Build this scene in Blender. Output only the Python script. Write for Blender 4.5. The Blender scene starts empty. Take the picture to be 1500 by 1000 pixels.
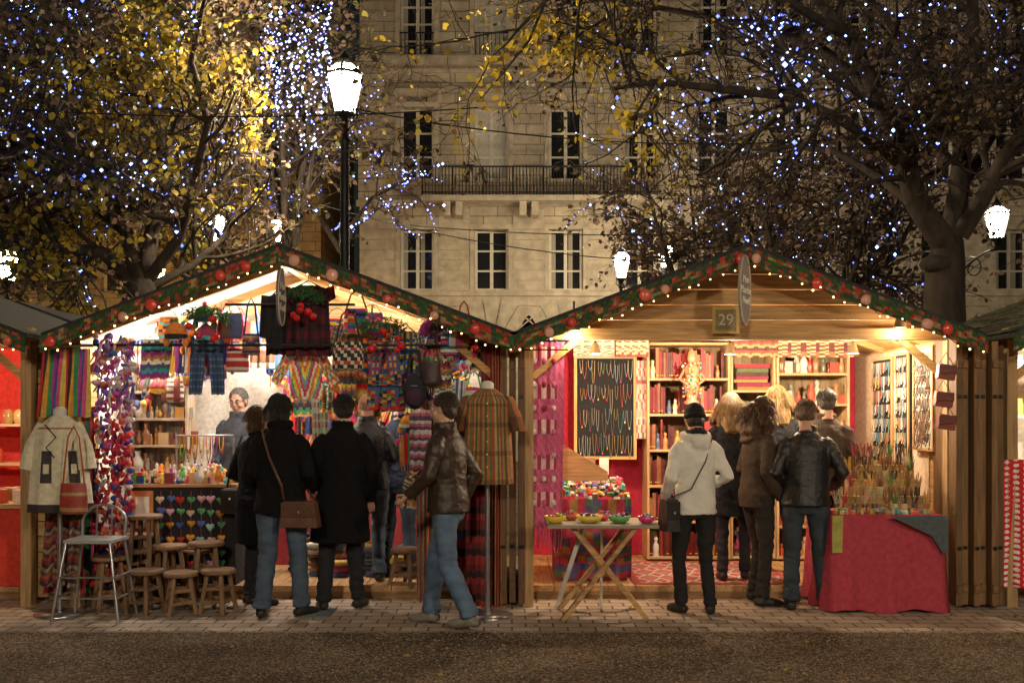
import bpy, math, random, time
import numpy as np
from mathutils import Vector, Matrix, noise
T0=time.time()
rnd=random.Random(11)
U=rnd.uniform
sc=bpy.context.scene
F=1458.0; HZ=610.0; CH=1.6
# survey helpers: measured bearings at a known distance -> metres
def X(px,Y): return (px-750)/F*Y
def Z(py,Y): return CH-(py-HZ)/F*Y
# ---------------------------------------------------------------- materials
MATS={}
def mat(name,col=None,rough=.7,metal=0.,var=.2,ns=6.,bump=0.,bs=40.,stretch=(1,1,1),em=None,es=0.,spec=.4,sheen=0.,trans=0.,sub=0):
    if name in MATS: return MATS[name]
    m=bpy.data.materials.new(name); m.use_nodes=True; nt=m.node_tree; N=nt.nodes; L=nt.links
    b=N['Principled BSDF']; b.inputs['Roughness'].default_value=rough; b.inputs['Metallic'].default_value=metal
    b.inputs['Specular IOR Level'].default_value=spec
    if sheen: b.inputs['Sheen Weight'].default_value=sheen
    tc=N.new('ShaderNodeTexCoord'); mp=N.new('ShaderNodeMapping'); mp.inputs['Scale'].default_value=stretch
    L.new(tc.outputs['Object'],mp.inputs['Vector'])
    no=N.new('ShaderNodeTexNoise'); no.inputs['Scale'].default_value=ns; no.inputs['Detail'].default_value=6
    L.new(mp.outputs[0],no.inputs['Vector'])
    mr=N.new('ShaderNodeMapRange'); mr.inputs[1].default_value=.3; mr.inputs[2].default_value=.7
    mr.inputs[3].default_value=1-var; mr.inputs[4].default_value=1+var
    L.new(no.outputs[0],mr.inputs[0])
    mu=N.new('ShaderNodeVectorMath'); mu.operation='SCALE'
    at=N.new('ShaderNodeAttribute'); at.attribute_name='Col'
    if col is None: L.new(at.outputs['Color'],mu.inputs[0])
    else: mu.inputs[0].default_value=col
    L.new(mr.outputs[0],mu.inputs['Scale']); L.new(mu.outputs[0],b.inputs['Base Color'])
    if bump:
        n2=N.new('ShaderNodeTexNoise'); n2.inputs['Scale'].default_value=bs; n2.inputs['Detail'].default_value=4
        L.new(mp.outputs[0],n2.inputs['Vector'])
        bp=N.new('ShaderNodeBump'); bp.inputs['Strength'].default_value=bump; bp.inputs['Distance'].default_value=.02
        L.new(n2.outputs[0],bp.inputs['Height']); L.new(bp.outputs[0],b.inputs['Normal'])
    if em:
        b.inputs['Emission Color'].default_value=(*em,1); b.inputs['Emission Strength'].default_value=es
    MATS[name]=m
    return m
cloth=mat('cloth',None,.9,var=.18,ns=25,bump=.25,bs=120)
knit=mat('knit',None,.95,var=.25,ns=60,bump=.6,bs=180)
gloss=mat('gloss',None,.25,var=.1,ns=10)
paint=mat('paint',None,.55,var=.12,ns=8)
leather=mat('leather',None,.42,var=.25,ns=14,bump=.3,bs=60)
wx=mat('wood_grain_x',None,.65,var=.35,ns=5,stretch=(.6,8,8),bump=.15,bs=30)
wz=mat('wood_grain_z',None,.65,var=.35,ns=5,stretch=(8,8,.6),bump=.15,bs=30)
wy=mat('wood_grain_y',None,.65,var=.35,ns=5,stretch=(8,.6,8),bump=.15,bs=30)
iron=mat('black_iron',(.02,.022,.024),.45,metal=.6,var=.2)
steel=mat('steel',(.45,.47,.5),.3,metal=.9,var=.1)
felt=mat('roof_felt',(.025,.025,.028),.9,var=.4,ns=20,bump=.4)
bark=mat('bark',(.05,.038,.03),.95,var=.5,ns=6,stretch=(1,1,.4),bump=1.,bs=14)
skin=mat('skin',(.52,.3,.21),.5,var=.1,ns=20)
hairm=mat('hair',None,.5,var=.5,ns=22,stretch=(3,3,.7),bump=.8,bs=50)
stone_plain=mat('stone_trim',(.42,.365,.285),.9,var=.25,ns=3,bump=.3,bs=18)
darkglass=mat('window_glass',(.012,.013,.016),.06,var=.1,spec=.8)
litglass=mat('lit_window',(.3,.2,.08),.6,em=(1,.5,.1),es=.7)
def lampmat(n,c,s):
    return mat(n,(.8,.8,.8),.4,em=c,es=s)
fairy=lampmat('fairy_led',(.27,.4,1.),6.5); fairy.cycles.emission_sampling='NONE'
fairyd=lampmat('fairy_led_dim',(.1,.18,1.),3.); fairyd.cycles.emission_sampling='NONE'
warmb=lampmat('warm_bulb',(1.,.6,.22),5); warmb.cycles.emission_sampling='NONE'
dryleaf=mat('dry_leaf',None,.8,var=.25,ns=3)
leafm=mat('leaf',None,.6,var=.25,ns=3)
nt=leafm.node_tree; b=nt.nodes['Principled BSDF']; tr=nt.nodes.new('ShaderNodeBsdfTranslucent'); mx=nt.nodes.new('ShaderNodeMixShader'); mx.inputs[0].default_value=.35
src=b.inputs['Base Color'].links[0].from_socket
nt.links.new(src,tr.inputs[0]); nt.links.new(b.outputs[0],mx.inputs[1]); nt.links.new(tr.outputs[0],mx.inputs[2]); nt.links.new(mx.outputs[0],nt.nodes['Material Output'].inputs[0])

def brickmat(name,c1,c2,cm,sx,sy,ms,axes,rough=.9,bump=.5,offs=.5,var=.3,dist=.02):
    m=bpy.data.materials.new(name); m.use_nodes=True; nt=m.node_tree; N=nt.nodes; L=nt.links
    b=N['Principled BSDF']; b.inputs['Roughness'].default_value=rough
    g=N.new('ShaderNodeNewGeometry'); sp=N.new('ShaderNodeSeparateXYZ'); cb=N.new('ShaderNodeCombineXYZ')
    L.new(g.outputs['Position'],sp.inputs[0])
    L.new(sp.outputs[axes[0]],cb.inputs[0]); L.new(sp.outputs[axes[1]],cb.inputs[1])
    br=N.new('ShaderNodeTexBrick'); L.new(cb.outputs[0],br.inputs['Vector'])
    br.inputs['Scale'].default_value=1; br.inputs['Brick Width'].default_value=sx; br.inputs['Row Height'].default_value=sy
    br.inputs['Mortar Size'].default_value=ms; br.inputs['Mortar Smooth'].default_value=.3; br.offset=offs
    br.inputs['Color1'].default_value=(*c1,1); br.inputs['Color2'].default_value=(*c2,1); br.inputs['Mortar'].default_value=(*cm,1)
    no=N.new('ShaderNodeTexNoise'); no.inputs['Scale'].default_value=1.3; no.inputs['Detail'].default_value=8; no.inputs['Roughness'].default_value=.7
    L.new(g.outputs['Position'],no.inputs['Vector'])
    mr=N.new('ShaderNodeMapRange'); mr.inputs[1].default_value=.3; mr.inputs[2].default_value=.7; mr.inputs[3].default_value=1-var; mr.inputs[4].default_value=1+var
    L.new(no.outputs[0],mr.inputs[0])
    mu=N.new('ShaderNodeVectorMath'); mu.operation='SCALE'; L.new(br.outputs[0],mu.inputs[0]); L.new(mr.outputs[0],mu.inputs['Scale'])
    L.new(mu.outputs[0],b.inputs['Base Color'])
    n2=N.new('ShaderNodeTexNoise'); n2.inputs['Scale'].default_value=35; L.new(g.outputs['Position'],n2.inputs['Vector'])
    ma=N.new('ShaderNodeMath'); ma.operation='MULTIPLY_ADD'; ma.inputs[1].default_value=-1; L.new(br.outputs['Fac'],ma.inputs[0])
    m3=N.new('ShaderNodeMath'); m3.operation='MULTIPLY'; m3.inputs[1].default_value=.3; L.new(n2.outputs[0],m3.inputs[0]); L.new(m3.outputs[0],ma.inputs[2])
    bp=N.new('ShaderNodeBump'); bp.inputs['Strength'].default_value=bump; bp.inputs['Distance'].default_value=dist
    L.new(ma.outputs[0],bp.inputs['Height']); L.new(bp.outputs[0],b.inputs['Normal'])
    return m
stone=brickmat('limestone',(.43,.37,.285),(.34,.29,.225),(.17,.14,.1),1.0,.36,.018,(0,2),bump=.7,var=.35)
pavers=brickmat('pavers',(.42,.32,.24),(.3,.23,.18),(.09,.07,.055),.21,.14,.009,(0,1),bump=.6,dist=.01)
gravel=bpy.data.materials.new('gravel'); gravel.use_nodes=True; nt=gravel.node_tree; N=nt.nodes; L=nt.links
b=N['Principled BSDF']; b.inputs['Roughness'].default_value=.95; b.inputs['Specular IOR Level'].default_value=.15
g=N.new('ShaderNodeNewGeometry'); vo=N.new('ShaderNodeTexVoronoi'); vo.inputs['Scale'].default_value=75; L.new(g.outputs[0],vo.inputs['Vector'])
no=N.new('ShaderNodeTexNoise'); no.inputs['Scale'].default_value=1.2; no.inputs['Detail'].default_value=8; L.new(g.outputs[0],no.inputs['Vector'])
sp=N.new('ShaderNodeSeparateColor'); L.new(vo.outputs['Color'],sp.inputs[0])
cr=N.new('ShaderNodeValToRGB'); cr.color_ramp.elements[0].color=(.05,.034,.023,1); cr.color_ramp.elements[1].color=(.32,.24,.165,1); cr.color_ramp.elements.new(.6).color=(.15,.105,.072,1)
L.new(sp.outputs[0],cr.inputs[0])
mr=N.new('ShaderNodeMapRange'); mr.inputs[1].default_value=.3; mr.inputs[2].default_value=.7; mr.inputs[3].default_value=.65; mr.inputs[4].default_value=1.3; L.new(no.outputs[0],mr.inputs[0])
mu=N.new('ShaderNodeVectorMath'); mu.operation='SCALE'; L.new(cr.outputs[0],mu.inputs[0]); L.new(mr.outputs[0],mu.inputs['Scale']); L.new(mu.outputs[0],b.inputs['Base Color'])
bp=N.new('ShaderNodeBump'); bp.inputs['Strength'].default_value=.9; bp.inputs['Distance'].default_value=.012; L.new(vo.outputs['Distance'],bp.inputs['Height']); bp.invert=True; L.new(bp.outputs[0],b.inputs['Normal'])

# ---------------------------------------------------------------- mesh builder
class MB:
    def __init__(s): s.v=[];s.f=[];s.m=[];s.c=[];s.s=[];s.mats=[]
    def add(s,vs,fs,m,c=(1,1,1),sm=False):
        o=len(s.v); s.v.extend([tuple(v) for v in vs])
        if m not in s.mats: s.mats.append(m)
        mi=s.mats.index(m); lst=isinstance(c,list)
        for k,f in enumerate(fs):
            s.f.append(tuple(i+o for i in f)); s.m.append(mi); s.c.append(c[k] if lst else c); s.s.append(sm)
    def box(s,c,d,m,col=(1,1,1),rot=None,tap=1.):
        vs=[]
        for z in(-.5,.5):
            t=tap if z>0 else 1
            for x,y in((-.5,-.5),(.5,-.5),(.5,.5),(-.5,.5)):
                v=Vector((x*d[0]*t,y*d[1]*t,z*d[2]))
                if rot: v=rot@v
                vs.append(v+Vector(c))
        s.add(vs,[(3,2,1,0),(4,5,6,7),(0,1,5,4),(1,2,6,5),(2,3,7,6),(3,0,4,7)],m,col)
    def bx(s,x0,x1,y0,y1,z0,z1,m,col=(1,1,1)):
        s.box(((x0+x1)/2,(y0+y1)/2,(z0+z1)/2),(abs(x1-x0),abs(y1-y0),abs(z1-z0)),m,col)
    def beam(s,a,b,w,h,m,col=(1,1,1),up=(0,0,1)):
        a=Vector(a);b=Vector(b);d=(b-a);l=d.length;d.normalize();u=Vector(up)
        if abs(d.dot(u))>.98: u=Vector((0,1,0))
        x=d.cross(u).normalized();z=x.cross(d)
        R=Matrix((x,d,z)).transposed()
        s.box((a+b)/2,(w,l,h),m,col,rot=R)
    def tube(s,pts,rad,m,col=(1,1,1),n=6,cap=True,ell=1.):
        pts=[Vector(p) for p in pts]
        if not isinstance(rad,(list,tuple)): rad=[rad]*len(pts)
        u=None; vs=[]; fs=[]
        for i,p in enumerate(pts):
            d=(pts[min(i+1,len(pts)-1)]-pts[max(i-1,0)])
            if d.length<1e-9: d=Vector((0,0,1))
            d.normalize()
            if u is None:
                a=Vector((0,0,1)) if abs(d.z)<.9 else Vector((0,1,0))
                u=d.cross(a).normalized()
            else:
                u=(u-d*u.dot(d))
                u=u.normalized() if u.length>1e-6 else d.orthogonal().normalized()
            w=d.cross(u)
            for k in range(n):
                t=2*math.pi*k/n; vs.append(p+u*math.cos(t)*rad[i]+w*math.sin(t)*rad[i]*ell)
        for i in range(len(pts)-1):
            for k in range(n):
                k2=(k+1)%n; fs.append((i*n+k,i*n+k2,(i+1)*n+k2,(i+1)*n+k))
        s.add(vs,fs,m,col,True)
        if cap:
            o=len(pts)-1
            s.add(vs[:n],[tuple(reversed(range(n)))],m,col); s.add(vs[o*n:],[tuple(range(n))],m,col)
    def rings(s,rg,m,col=(1,1,1),n=16,cap=True,colfn=None,noisefn=None,sm=True):
        vs=[];fs=[];cs=[]
        for i,(cx,cy,z,rx,ry) in enumerate(rg):
            for k in range(n):
                t=2*math.pi*k/n; q=1.
                if noisefn: q=noisefn(k/n,i/(len(rg)-1))
                vs.append((cx+math.cos(t)*rx*q,cy+math.sin(t)*ry*q,z))
        for i in range(len(rg)-1):
            for k in range(n):
                k2=(k+1)%n; fs.append((i*n+k,i*n+k2,(i+1)*n+k2,(i+1)*n+k))
                if colfn: cs.append(colfn(k/n,i/(len(rg)-1)))
        s.add(vs,fs,m,cs if colfn else col,sm)
        if cap:
            c2=colfn(0,0) if colfn else col
            s.add(vs[:n],[tuple(reversed(range(n)))],m,c2); s.add(vs[-n:],[tuple(range(n))],m,c2)
    def lathe(s,prof,c,m,col=(1,1,1),n=14,cap=True,sq=1.):
        s.rings([(c[0],c[1],c[2]+z,r,r*sq) for r,z in prof],m,col,n,cap)
    def ball(s,c,r,m,col=(1,1,1),n=8,rot=None):
        if not isinstance(r,(list,tuple)): r=(r,r,r)
        vs=[];fs=[];h=max(3,n//2)
        for i in range(1,h):
            a=math.pi*i/h
            for k in range(n):
                t=2*math.pi*k/n; vs.append(Vector((math.sin(a)*math.cos(t)*r[0],math.sin(a)*math.sin(t)*r[1],-math.cos(a)*r[2])))
        vs.append(Vector((0,0,-r[2]))); vs.append(Vector((0,0,r[2]))); B=len(vs)-2;T=B+1
        for i in range(h-2):
            for k in range(n):
                k2=(k+1)%n; fs.append((i*n+k,i*n+k2,(i+1)*n+k2,(i+1)*n+k))
        for k in range(n):
            k2=(k+1)%n; fs.append((B,k2,k)); fs.append((T,(h-2)*n+k,(h-2)*n+k2))
        if rot: vs=[rot@v for v in vs]
        c=Vector(c); s.add([v+c for v in vs],fs,m,col,True)
    def panel(s,Lp,Rp,y,colfn,nu=16,nv=16,fold=.012,m=None,freq=3.,ph=None,ydrop=0.):
        m=m or cloth; ph=U(0,6) if ph is None else ph
        def it(P,t):
            t*=len(P)-1; i=min(int(t),len(P)-2); f=t-i
            return P[i][0]*(1-f)+P[i+1][0]*f,P[i][1]*(1-f)+P[i+1][1]*f
        vs=[];fs=[];cs=[]
        for j in range(nv+1):
            v=j/nv; a=it(Lp,v); c=it(Rp,v)
            for i in range(nu+1):
                u=i/nu
                yy=y+ydrop*v+fold*(.4+v)*math.sin(u*freq*6.28+ph+v*1.3)+fold*.5*math.sin(u*freq*15+ph*2+v*4)
                vs.append((a[0]*(1-u)+c[0]*u,yy,a[1]*(1-u)+c[1]*u+fold*.4*math.sin(u*freq*6.28+ph)*v))
        for j in range(nv):
            for i in range(nu):
                o=j*(nu+1)+i; fs.append((o,o+1,o+nu+2,o+nu+1)); cs.append(tuple(colfn((i+.5)/nu,(j+.5)/nv)))
        s.add(vs,fs,m,cs,True)
    def build(s,name,parent=None,bevel=0,origin=None):
        me=bpy.data.meshes.new(name)
        V=np.array(s.v,dtype=float)
        if origin is None:
            mn=V.min(0);mxx=V.max(0); origin=((mn[0]+mxx[0])/2,(mn[1]+mxx[1])/2,mn[2])
        if parent is not None: origin=(0,0,0)
        V=V-np.array(origin)
        me.from_pydata(V.tolist(),[],s.f)
        for mm in s.mats: me.materials.append(mm)
        me.polygons.foreach_set('material_index',s.m); me.polygons.foreach_set('use_smooth',s.s)
        ca=me.color_attributes.new('Col','FLOAT_COLOR','CORNER')
        cnt=[len(f) for f in s.f]
        C=np.repeat(np.array([(c[0],c[1],c[2],1.) for c in s.c],dtype=np.float32),cnt,axis=0)
        ca.data.foreach_set('color',C.ravel())
        me.update()
        o=bpy.data.objects.new(name,me); sc.collection.objects.link(o); o.location=origin
        if parent is not None: o.parent=parent
        if bevel:
            md=o.modifiers.new('b','BEVEL'); md.width=bevel; md.segments=1; md.limit_method='ANGLE'
        return o
def empty(name,loc=(0,0,0),yaw=0,scale=1):
    e=bpy.data.objects.new(name,None); e.location=loc; e.rotation_euler=(0,0,yaw); e.scale=(scale,)*3; e.empty_display_size=.2
    sc.collection.objects.link(e); return e
def remesh(mb,voxel,smooth=4,disp=None,mats=None):
    me=bpy.data.meshes.new('t'); me.from_pydata(mb.v,[],mb.f); o=bpy.data.objects.new('t',me); sc.collection.objects.link(o)
    r=o.modifiers.new('r','REMESH'); r.mode='VOXEL'; r.voxel_size=voxel; r.use_smooth_shade=True
    sm=o.modifiers.new('s','SMOOTH'); sm.factor=.5; sm.iterations=smooth
    dg=bpy.context.evaluated_depsgraph_get(); n=bpy.data.meshes.new_from_object(o.evaluated_get(dg))
    bpy.data.objects.remove(o); bpy.data.meshes.remove(me)
    if disp:
        nr=[v.normal.copy() for v in n.vertices]
        for v,nn in zip(n.vertices,nr): v.co=v.co+nn*disp(v.co)
    n.materials.clear()
    for m in (mats or []): n.materials.append(m)
    n.polygons.foreach_set('use_smooth',[True]*len(n.polygons)); n.update()
    return n
def setcol(me,c):
    ca=me.color_attributes.new('Col','FLOAT_COLOR','CORNER'); k=len(me.loops)
    ca.data.foreach_set('color',np.tile(np.array([c[0],c[1],c[2],1.],dtype=np.float32),k))
def child(me,name,par,mtx=None):
    o=bpy.data.objects.new(name,me); sc.collection.objects.link(o); o.parent=par
    if mtx is not None: o.matrix_local=mtx
    return o
PAL=[(.6,.03,.04),(.75,.25,.03),(.8,.55,.05),(.08,.3,.08),(.04,.12,.4),(.35,.05,.3),(.7,.08,.25),(.7,.65,.5),(.03,.03,.04),(.05,.35,.4),(.25,.03,.05)]
ANDES=[(.55,.03,.04),(.02,.02,.03),(.7,.3,.04),(.05,.2,.08),(.55,.05,.2),(.7,.6,.1),(.04,.08,.3),(.6,.02,.03)]
def rc(p=PAL): 
    c=rnd.choice(p); k=U(.7,1.2); return tuple(min(.85,x*k) for x in c)
def sv(pal,n): return lambda u,v: pal[int(u*n)%len(pal)]
def sh(pal,n): return lambda u,v: pal[int(v*n)%len(pal)]
def plaid(a,b,c,n=8):
    def f(u,v):
        i=int(u*n)%2;j=int(v*n*1.3)%2
        return a if i==j==0 else (b if i==j else c)
    return f
def patches(pal,n=5):
    sd=rnd.randint(0,999)
    def f(u,v): return pal[(int(u*n)*7+int(v*n*1.2)*13+sd+int(u*n)*int(v*n))%len(pal)]
    return f
def zig(pal,n=8,a=.12): return lambda u,v: pal[int((v+a*abs((u*4)%1-.5))*n)%len(pal)]
# ---------------------------------------------------------------- world, camera
w=bpy.data.worlds.new('World'); sc.world=w; w.use_nodes=True
nt=w.node_tree; sky=nt.nodes.new('ShaderNodeTexSky'); sky.sky_type='NISHITA'; sky.sun_disc=False
sky.sun_elevation=math.radians(2); sky.sun_rotation=math.radians(200)
nt.links.new(sky.outputs[0],nt.nodes['Background'].inputs[0]); nt.nodes['Background'].inputs[1].default_value=.008
sl=bpy.data.lights.new('moon_sun','SUN'); sl.energy=.02; sl.angle=math.radians(.5); sl.color=(1,.93,.85)
so=bpy.data.objects.new('sun',sl); so.rotation_euler=(math.radians(60),0,math.radians(-20)); sc.collection.objects.link(so)
cam=bpy.data.cameras.new('camera'); cam.lens=35; cam.sensor_width=36; cam.shift_y=110/1500; cam.clip_end=1000
co=bpy.data.objects.new('camera',cam); co.location=(0,0,CH); co.rotation_euler=(math.radians(90),0,0); sc.collection.objects.link(co); sc.camera=co
sc.view_settings.view_transform='Standard'; sc.view_settings.look='None'; sc.view_settings.exposure=0
def plight(name,loc,p,r=.04,c=(1,.8,.55)):
    l=bpy.data.lights.new(name,'POINT'); l.energy=p; l.shadow_soft_size=r; l.color=c
    o=bpy.data.objects.new(name,l); o.location=loc; sc.collection.objects.link(o); return o
# ---------------------------------------------------------------- ground
mb=MB(); mb.add([(-250,-60,0),(250,-60,0),(250,400,0),(-250,400,0)],[(0,1,2,3)],gravel); mb.build('ground')
mb=MB(); mb.add([(-40,7.38,.004),(40,7.38,.004),(40,11.4,.004),(-40,11.4,.004)],[(0,1,2,3)],pavers)
mb.build('paved_walkway')
mb=MB()
for i in range(11000):
    y=5.7+1.75*rnd.random()**.9; x=U(-3.9,3.9); r=U(.003,.009)
    if rnd.random()<.03: r*=1.6
    if rnd.random()<.04: y+=U(0,.25)
    g=U(.05,.34); c=(g,g*.78,g*.58)
    vs=[(x+r*U(.8,1.4),y,r*.3),(x,y+r*U(.7,1.2),r*.3),(x-r*U(.8,1.3),y,r*.3),(x,y-r,r*.3),(x,y,r*U(.7,1.1)+.003)]
    mb.add(vs,[(0,1,4),(1,2,4),(2,3,4),(3,0,4)],paint,c)
mb.build('gravel_stones')
mb=MB()
for i in range(420):
    y=5.8+3*rnd.random(); x=U(-4.6,4.6); s=U(.012,.03); a=U(0,6.28)
    if y>7.4 and rnd.random()<.6: continue
    ca,sa=math.cos(a)*s,math.sin(a)*s
    c=rnd.choice([(.2,.12,.04),(.12,.07,.03),(.35,.25,.05),(.25,.2,.15)])
    mb.add([(x+ca,y+sa,.012),(x-sa*.6,y+ca*.6,.02),(x-ca,y-sa,.012),(x+sa*.6,y-ca*.6,.008)],[(0,1,2,3)],dryleaf,c)
mb.build('fallen_leaves')
# ---------------------------------------------------------------- main facade
FY=35.
def fx(px): return X(px,FY)
def fz(py): return Z(py,FY)
house=empty('limestone_townhouse',(0,0,0))
cols=[fx(611)+2.616*i for i in range(9)]
W=1.2
rows=[(fz(425),fz(336)),(fz(263),fz(157)),(fz(82),fz(82)+2.4)]
mb=MB(); xe=cols[-1]+2.6; x0=fx(527); TOP=18.2
edges=[x0]+sum([[c-W/2,c+W/2] for c in cols],[])+[xe]
for i in range(0,len(edges),2): mb.bx(edges[i],edges[i+1],FY,FY+.6,0,TOP,stone)
for c in cols:
    zz=[0]+[z for r in rows for z in r]+[TOP]
    for j in range(0,len(zz),2): mb.bx(c-W/2,c+W/2,FY,FY+.6,zz[j],zz[j+1],stone)
mb.bx(x0,x0+.6,FY+.6,FY+12,0,TOP,stone)
mb.build('walls',house)
mb=MB()
for z,h,d in[(fz(434),.16,.12),(fz(303),.2,.2),(fz(98),.3,.28),(fz(108),.12,.14),(TOP-.3,.5,.5)]:
    mb.bx(x0-.1,xe,FY-d,FY-.002,z,z+h,stone_plain)
z=fz(300)
while z<fz(112): mb.bx(x0-.04,x0+.9,FY-.09,FY-.002,z,z+.42,stone_plain); z+=.46
for ri,(za,zb) in enumerate(rows):
    for c in cols:
        t=.16
        mb.bx(c-W/2-t,c-W/2,FY-.06,FY-.002,za,zb+t,stone_plain); mb.bx(c+W/2,c+W/2+t,FY-.06,FY-.002,za,zb+t,stone_plain)
        mb.bx(c-W/2,c+W/2,FY-.06,FY-.002,zb,zb+t,stone_plain)
        mb.bx(c-W/2-.2,c+W/2+.2,FY-.14,FY-.003,za-.12,za,stone_plain)
        if ri==1:
            mb.bx(c-.95,c+.95,FY-.25,FY-.003,zb+.45,zb+.57,stone_plain)
            for s in(-1,1): mb.bx(c+s*.8-.07,c+s*.8+.07,FY-.18,FY-.003,zb+.12,zb+.45,stone_plain)
z=.1
while z<fz(434)-.3:
    mb.bx(x0,xe,FY-.05,FY-.004,z,z+.3,stone_plain); z+=.36
z=fz(434)+.2
while z<fz(303)-.3:
    for i in range(0,len(edges),2):
        a=edges[i]+(.17 if i else 0); b_=edges[i+1]-.17
        if i+1==len(edges)-1: b_=edges[i+1]
        mb.bx(a,b_,FY-.035,FY-.004,z,z+.33,stone_plain)
    z+=.36
for c in cols:
    cc=c; zc=fz(434)-1.95
    for k in range(9):
        a0=math.pi*(k+.04)/9;a1=math.pi*(k+.96)/9
        r0,r1=.95,1.85
        P=[(r0,a0),(r1,a0),(r1,a1),(r0,a1)]
        vs=[(cc+r*math.cos(a),yy,zc+r*math.sin(a)) for yy in(FY-.1,FY-.01) for r,a in P]
        mb.add(vs,[(0,1,2,3),(7,6,5,4),(0,4,5,1),(1,5,6,2),(2,6,7,3),(3,7,4,0)],stone_plain)
mb.build('stone_trim',house)
mb=MB()
whitep=(.55,.51,.43)
for ri,(za,zb) in enumerate(rows):
    for ci,c in enumerate(cols):
        y=FY+.3
        mb.bx(c-W/2,c+W/2,y,y+.02,za,zb,darkglass)
        for xx,ww in[(-W/2+.05,.1),(0,.12),(W/2-.05,.1)]: mb.bx(c+xx-ww/2,c+xx+ww/2,y-.06,y-.002,za,zb,paint,whitep)
        for zz in([za+.06,zb-.05]+[za+(zb-za)*k for k in((.33,.66) if ri<2 else(.25,.5,.75))]):
            mb.bx(c-W/2+.1,c+W/2-.1,y-.04,y-.004,zz-.03,zz+.03,paint,whitep)
        if (ri,ci) in((1,1),(2,1)): mb.bx(c-W/2+.1,c+W/2-.1,y-.012,y-.005,za,zb,paint,(.42,.4,.36))
        elif (ri+ci)%2==0:
            for s in(-1,1): mb.bx(c+s*.3-.2,c+s*.3-.05,y-.012,y-.005,za+.1,zb-.1,cloth,(.3,.27,.22))
mb.build('windows',house)
mb=MB()
bx0,bx1=fx(625)-.1,fx(962)
mb.bx(bx0,bx1,FY-1.0,FY-.21,fz(303)+.02,fz(303)+.2,stone_plain)
for c in cols[:4]:
    for s in(-1.1,1.1):
        if bx0<c+s<bx1: mb.bx(c+s-.12,c+s+.12,FY-.8,FY-.215,fz(303)-.45,fz(303)+.02,stone_plain)
zb0=fz(303)+.2; zb1=zb0+.95
mb.bx(bx0,bx1,FY-.98,FY-.93,zb1,zb1+.05,iron); mb.bx(bx0,bx1,FY-.97,FY-.94,zb0+.08,zb0+.12,iron)
x=bx0+.03; k=0
while x<bx1:
    mb.tube([(x,FY-.955,zb0),(x,FY-.955,zb1)],.014 if k%9 else .03,iron,n=4); 
    if k%3==1: mb.tube([(x+.055*math.cos(t),FY-.955,zb0+.5+.12*math.sin(t)) for t in np.linspace(0,6.28,9)],.01,iron,n=3,cap=False)
    x+=.115; k+=1
for s in rows[2:]:
    for c in cols:
        for q in range(9): mb.tube([(c-.55+q*.1375,FY-.1,s[0]),(c-.55+q*.1375,FY-.1,s[0]+.75)],.012,iron,n=4)
        mb.bx(c-.6,c+.6,FY-.12,FY-.08,s[0]+.75,s[0]+.79,iron); 
mb.build('iron_balcony',house)
mb=MB(); mb.add([(x0-.3,FY-.5,TOP+.2),(xe,FY-.5,TOP+.2),(xe,FY+3,TOP+3.5),(x0-.3,FY+3,TOP+3.5)],[(0,1,2,3)],felt); mb.build('roof',house)
tc=bpy.data.curves.new('groupe_lettering','FONT'); tc.body='GROUPE'; tc.size=.2; tc.extrude=.01; tc.align_x='CENTER'
to=bpy.data.objects.new('lettering',tc); to.location=(cols[0],FY-.05,rows[1][1]+.2); to.rotation_euler=(math.pi/2,0,0); to.data.materials.append(iron); sc.collection.objects.link(to); to.parent=house
house2=empty('limestone_townhouse',(0,0,0)); mb=MB(); FY2=38.; xr=X(470,FY2)
mb.bx(-40,xr,FY2,FY2+8,0,17,stone); mb.bx(-40,xr+.1,FY2-.3,FY2-.002,13.5,13.9,stone_plain); mb.bx(-40,xr+.1,FY2-.3,FY2-.002,5.4,5.6,stone_plain); mb.build('walls',house2)
mb=MB()
for i in range(11):
    c=xr-1.8-i*2.9
    for z,h in((6.4,2.3),(10,2.6),(14.3,2)):
        mb.bx(c-.6,c+.6,FY2-.02,FY2-.003,z,z+h,darkglass)
        for q in(-.6,0,.6): mb.bx(c+q-.05,c+q+.05,FY2-.07,FY2-.022,z,z+h,paint,whitep)
        mb.bx(c-.55,c+.55,FY2-.06,FY2-.023,z+h*.5,z+h*.5+.06,paint,whitep)
    mb.bx(c-.8,c+.8,FY2-.02,FY2-.003,1,4.4,litglass if i in(0,2,3,5,7) else darkglass)
mb.build('windows',house2)
mb=MB(); mb.add([(-40,FY2-.4,17),(xr+.2,FY2-.4,17),(xr+.2,FY2+4,20.5),(-40,FY2+4,20.5)],[(0,1,2,3)],felt); mb.build('roof',house2)
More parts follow.
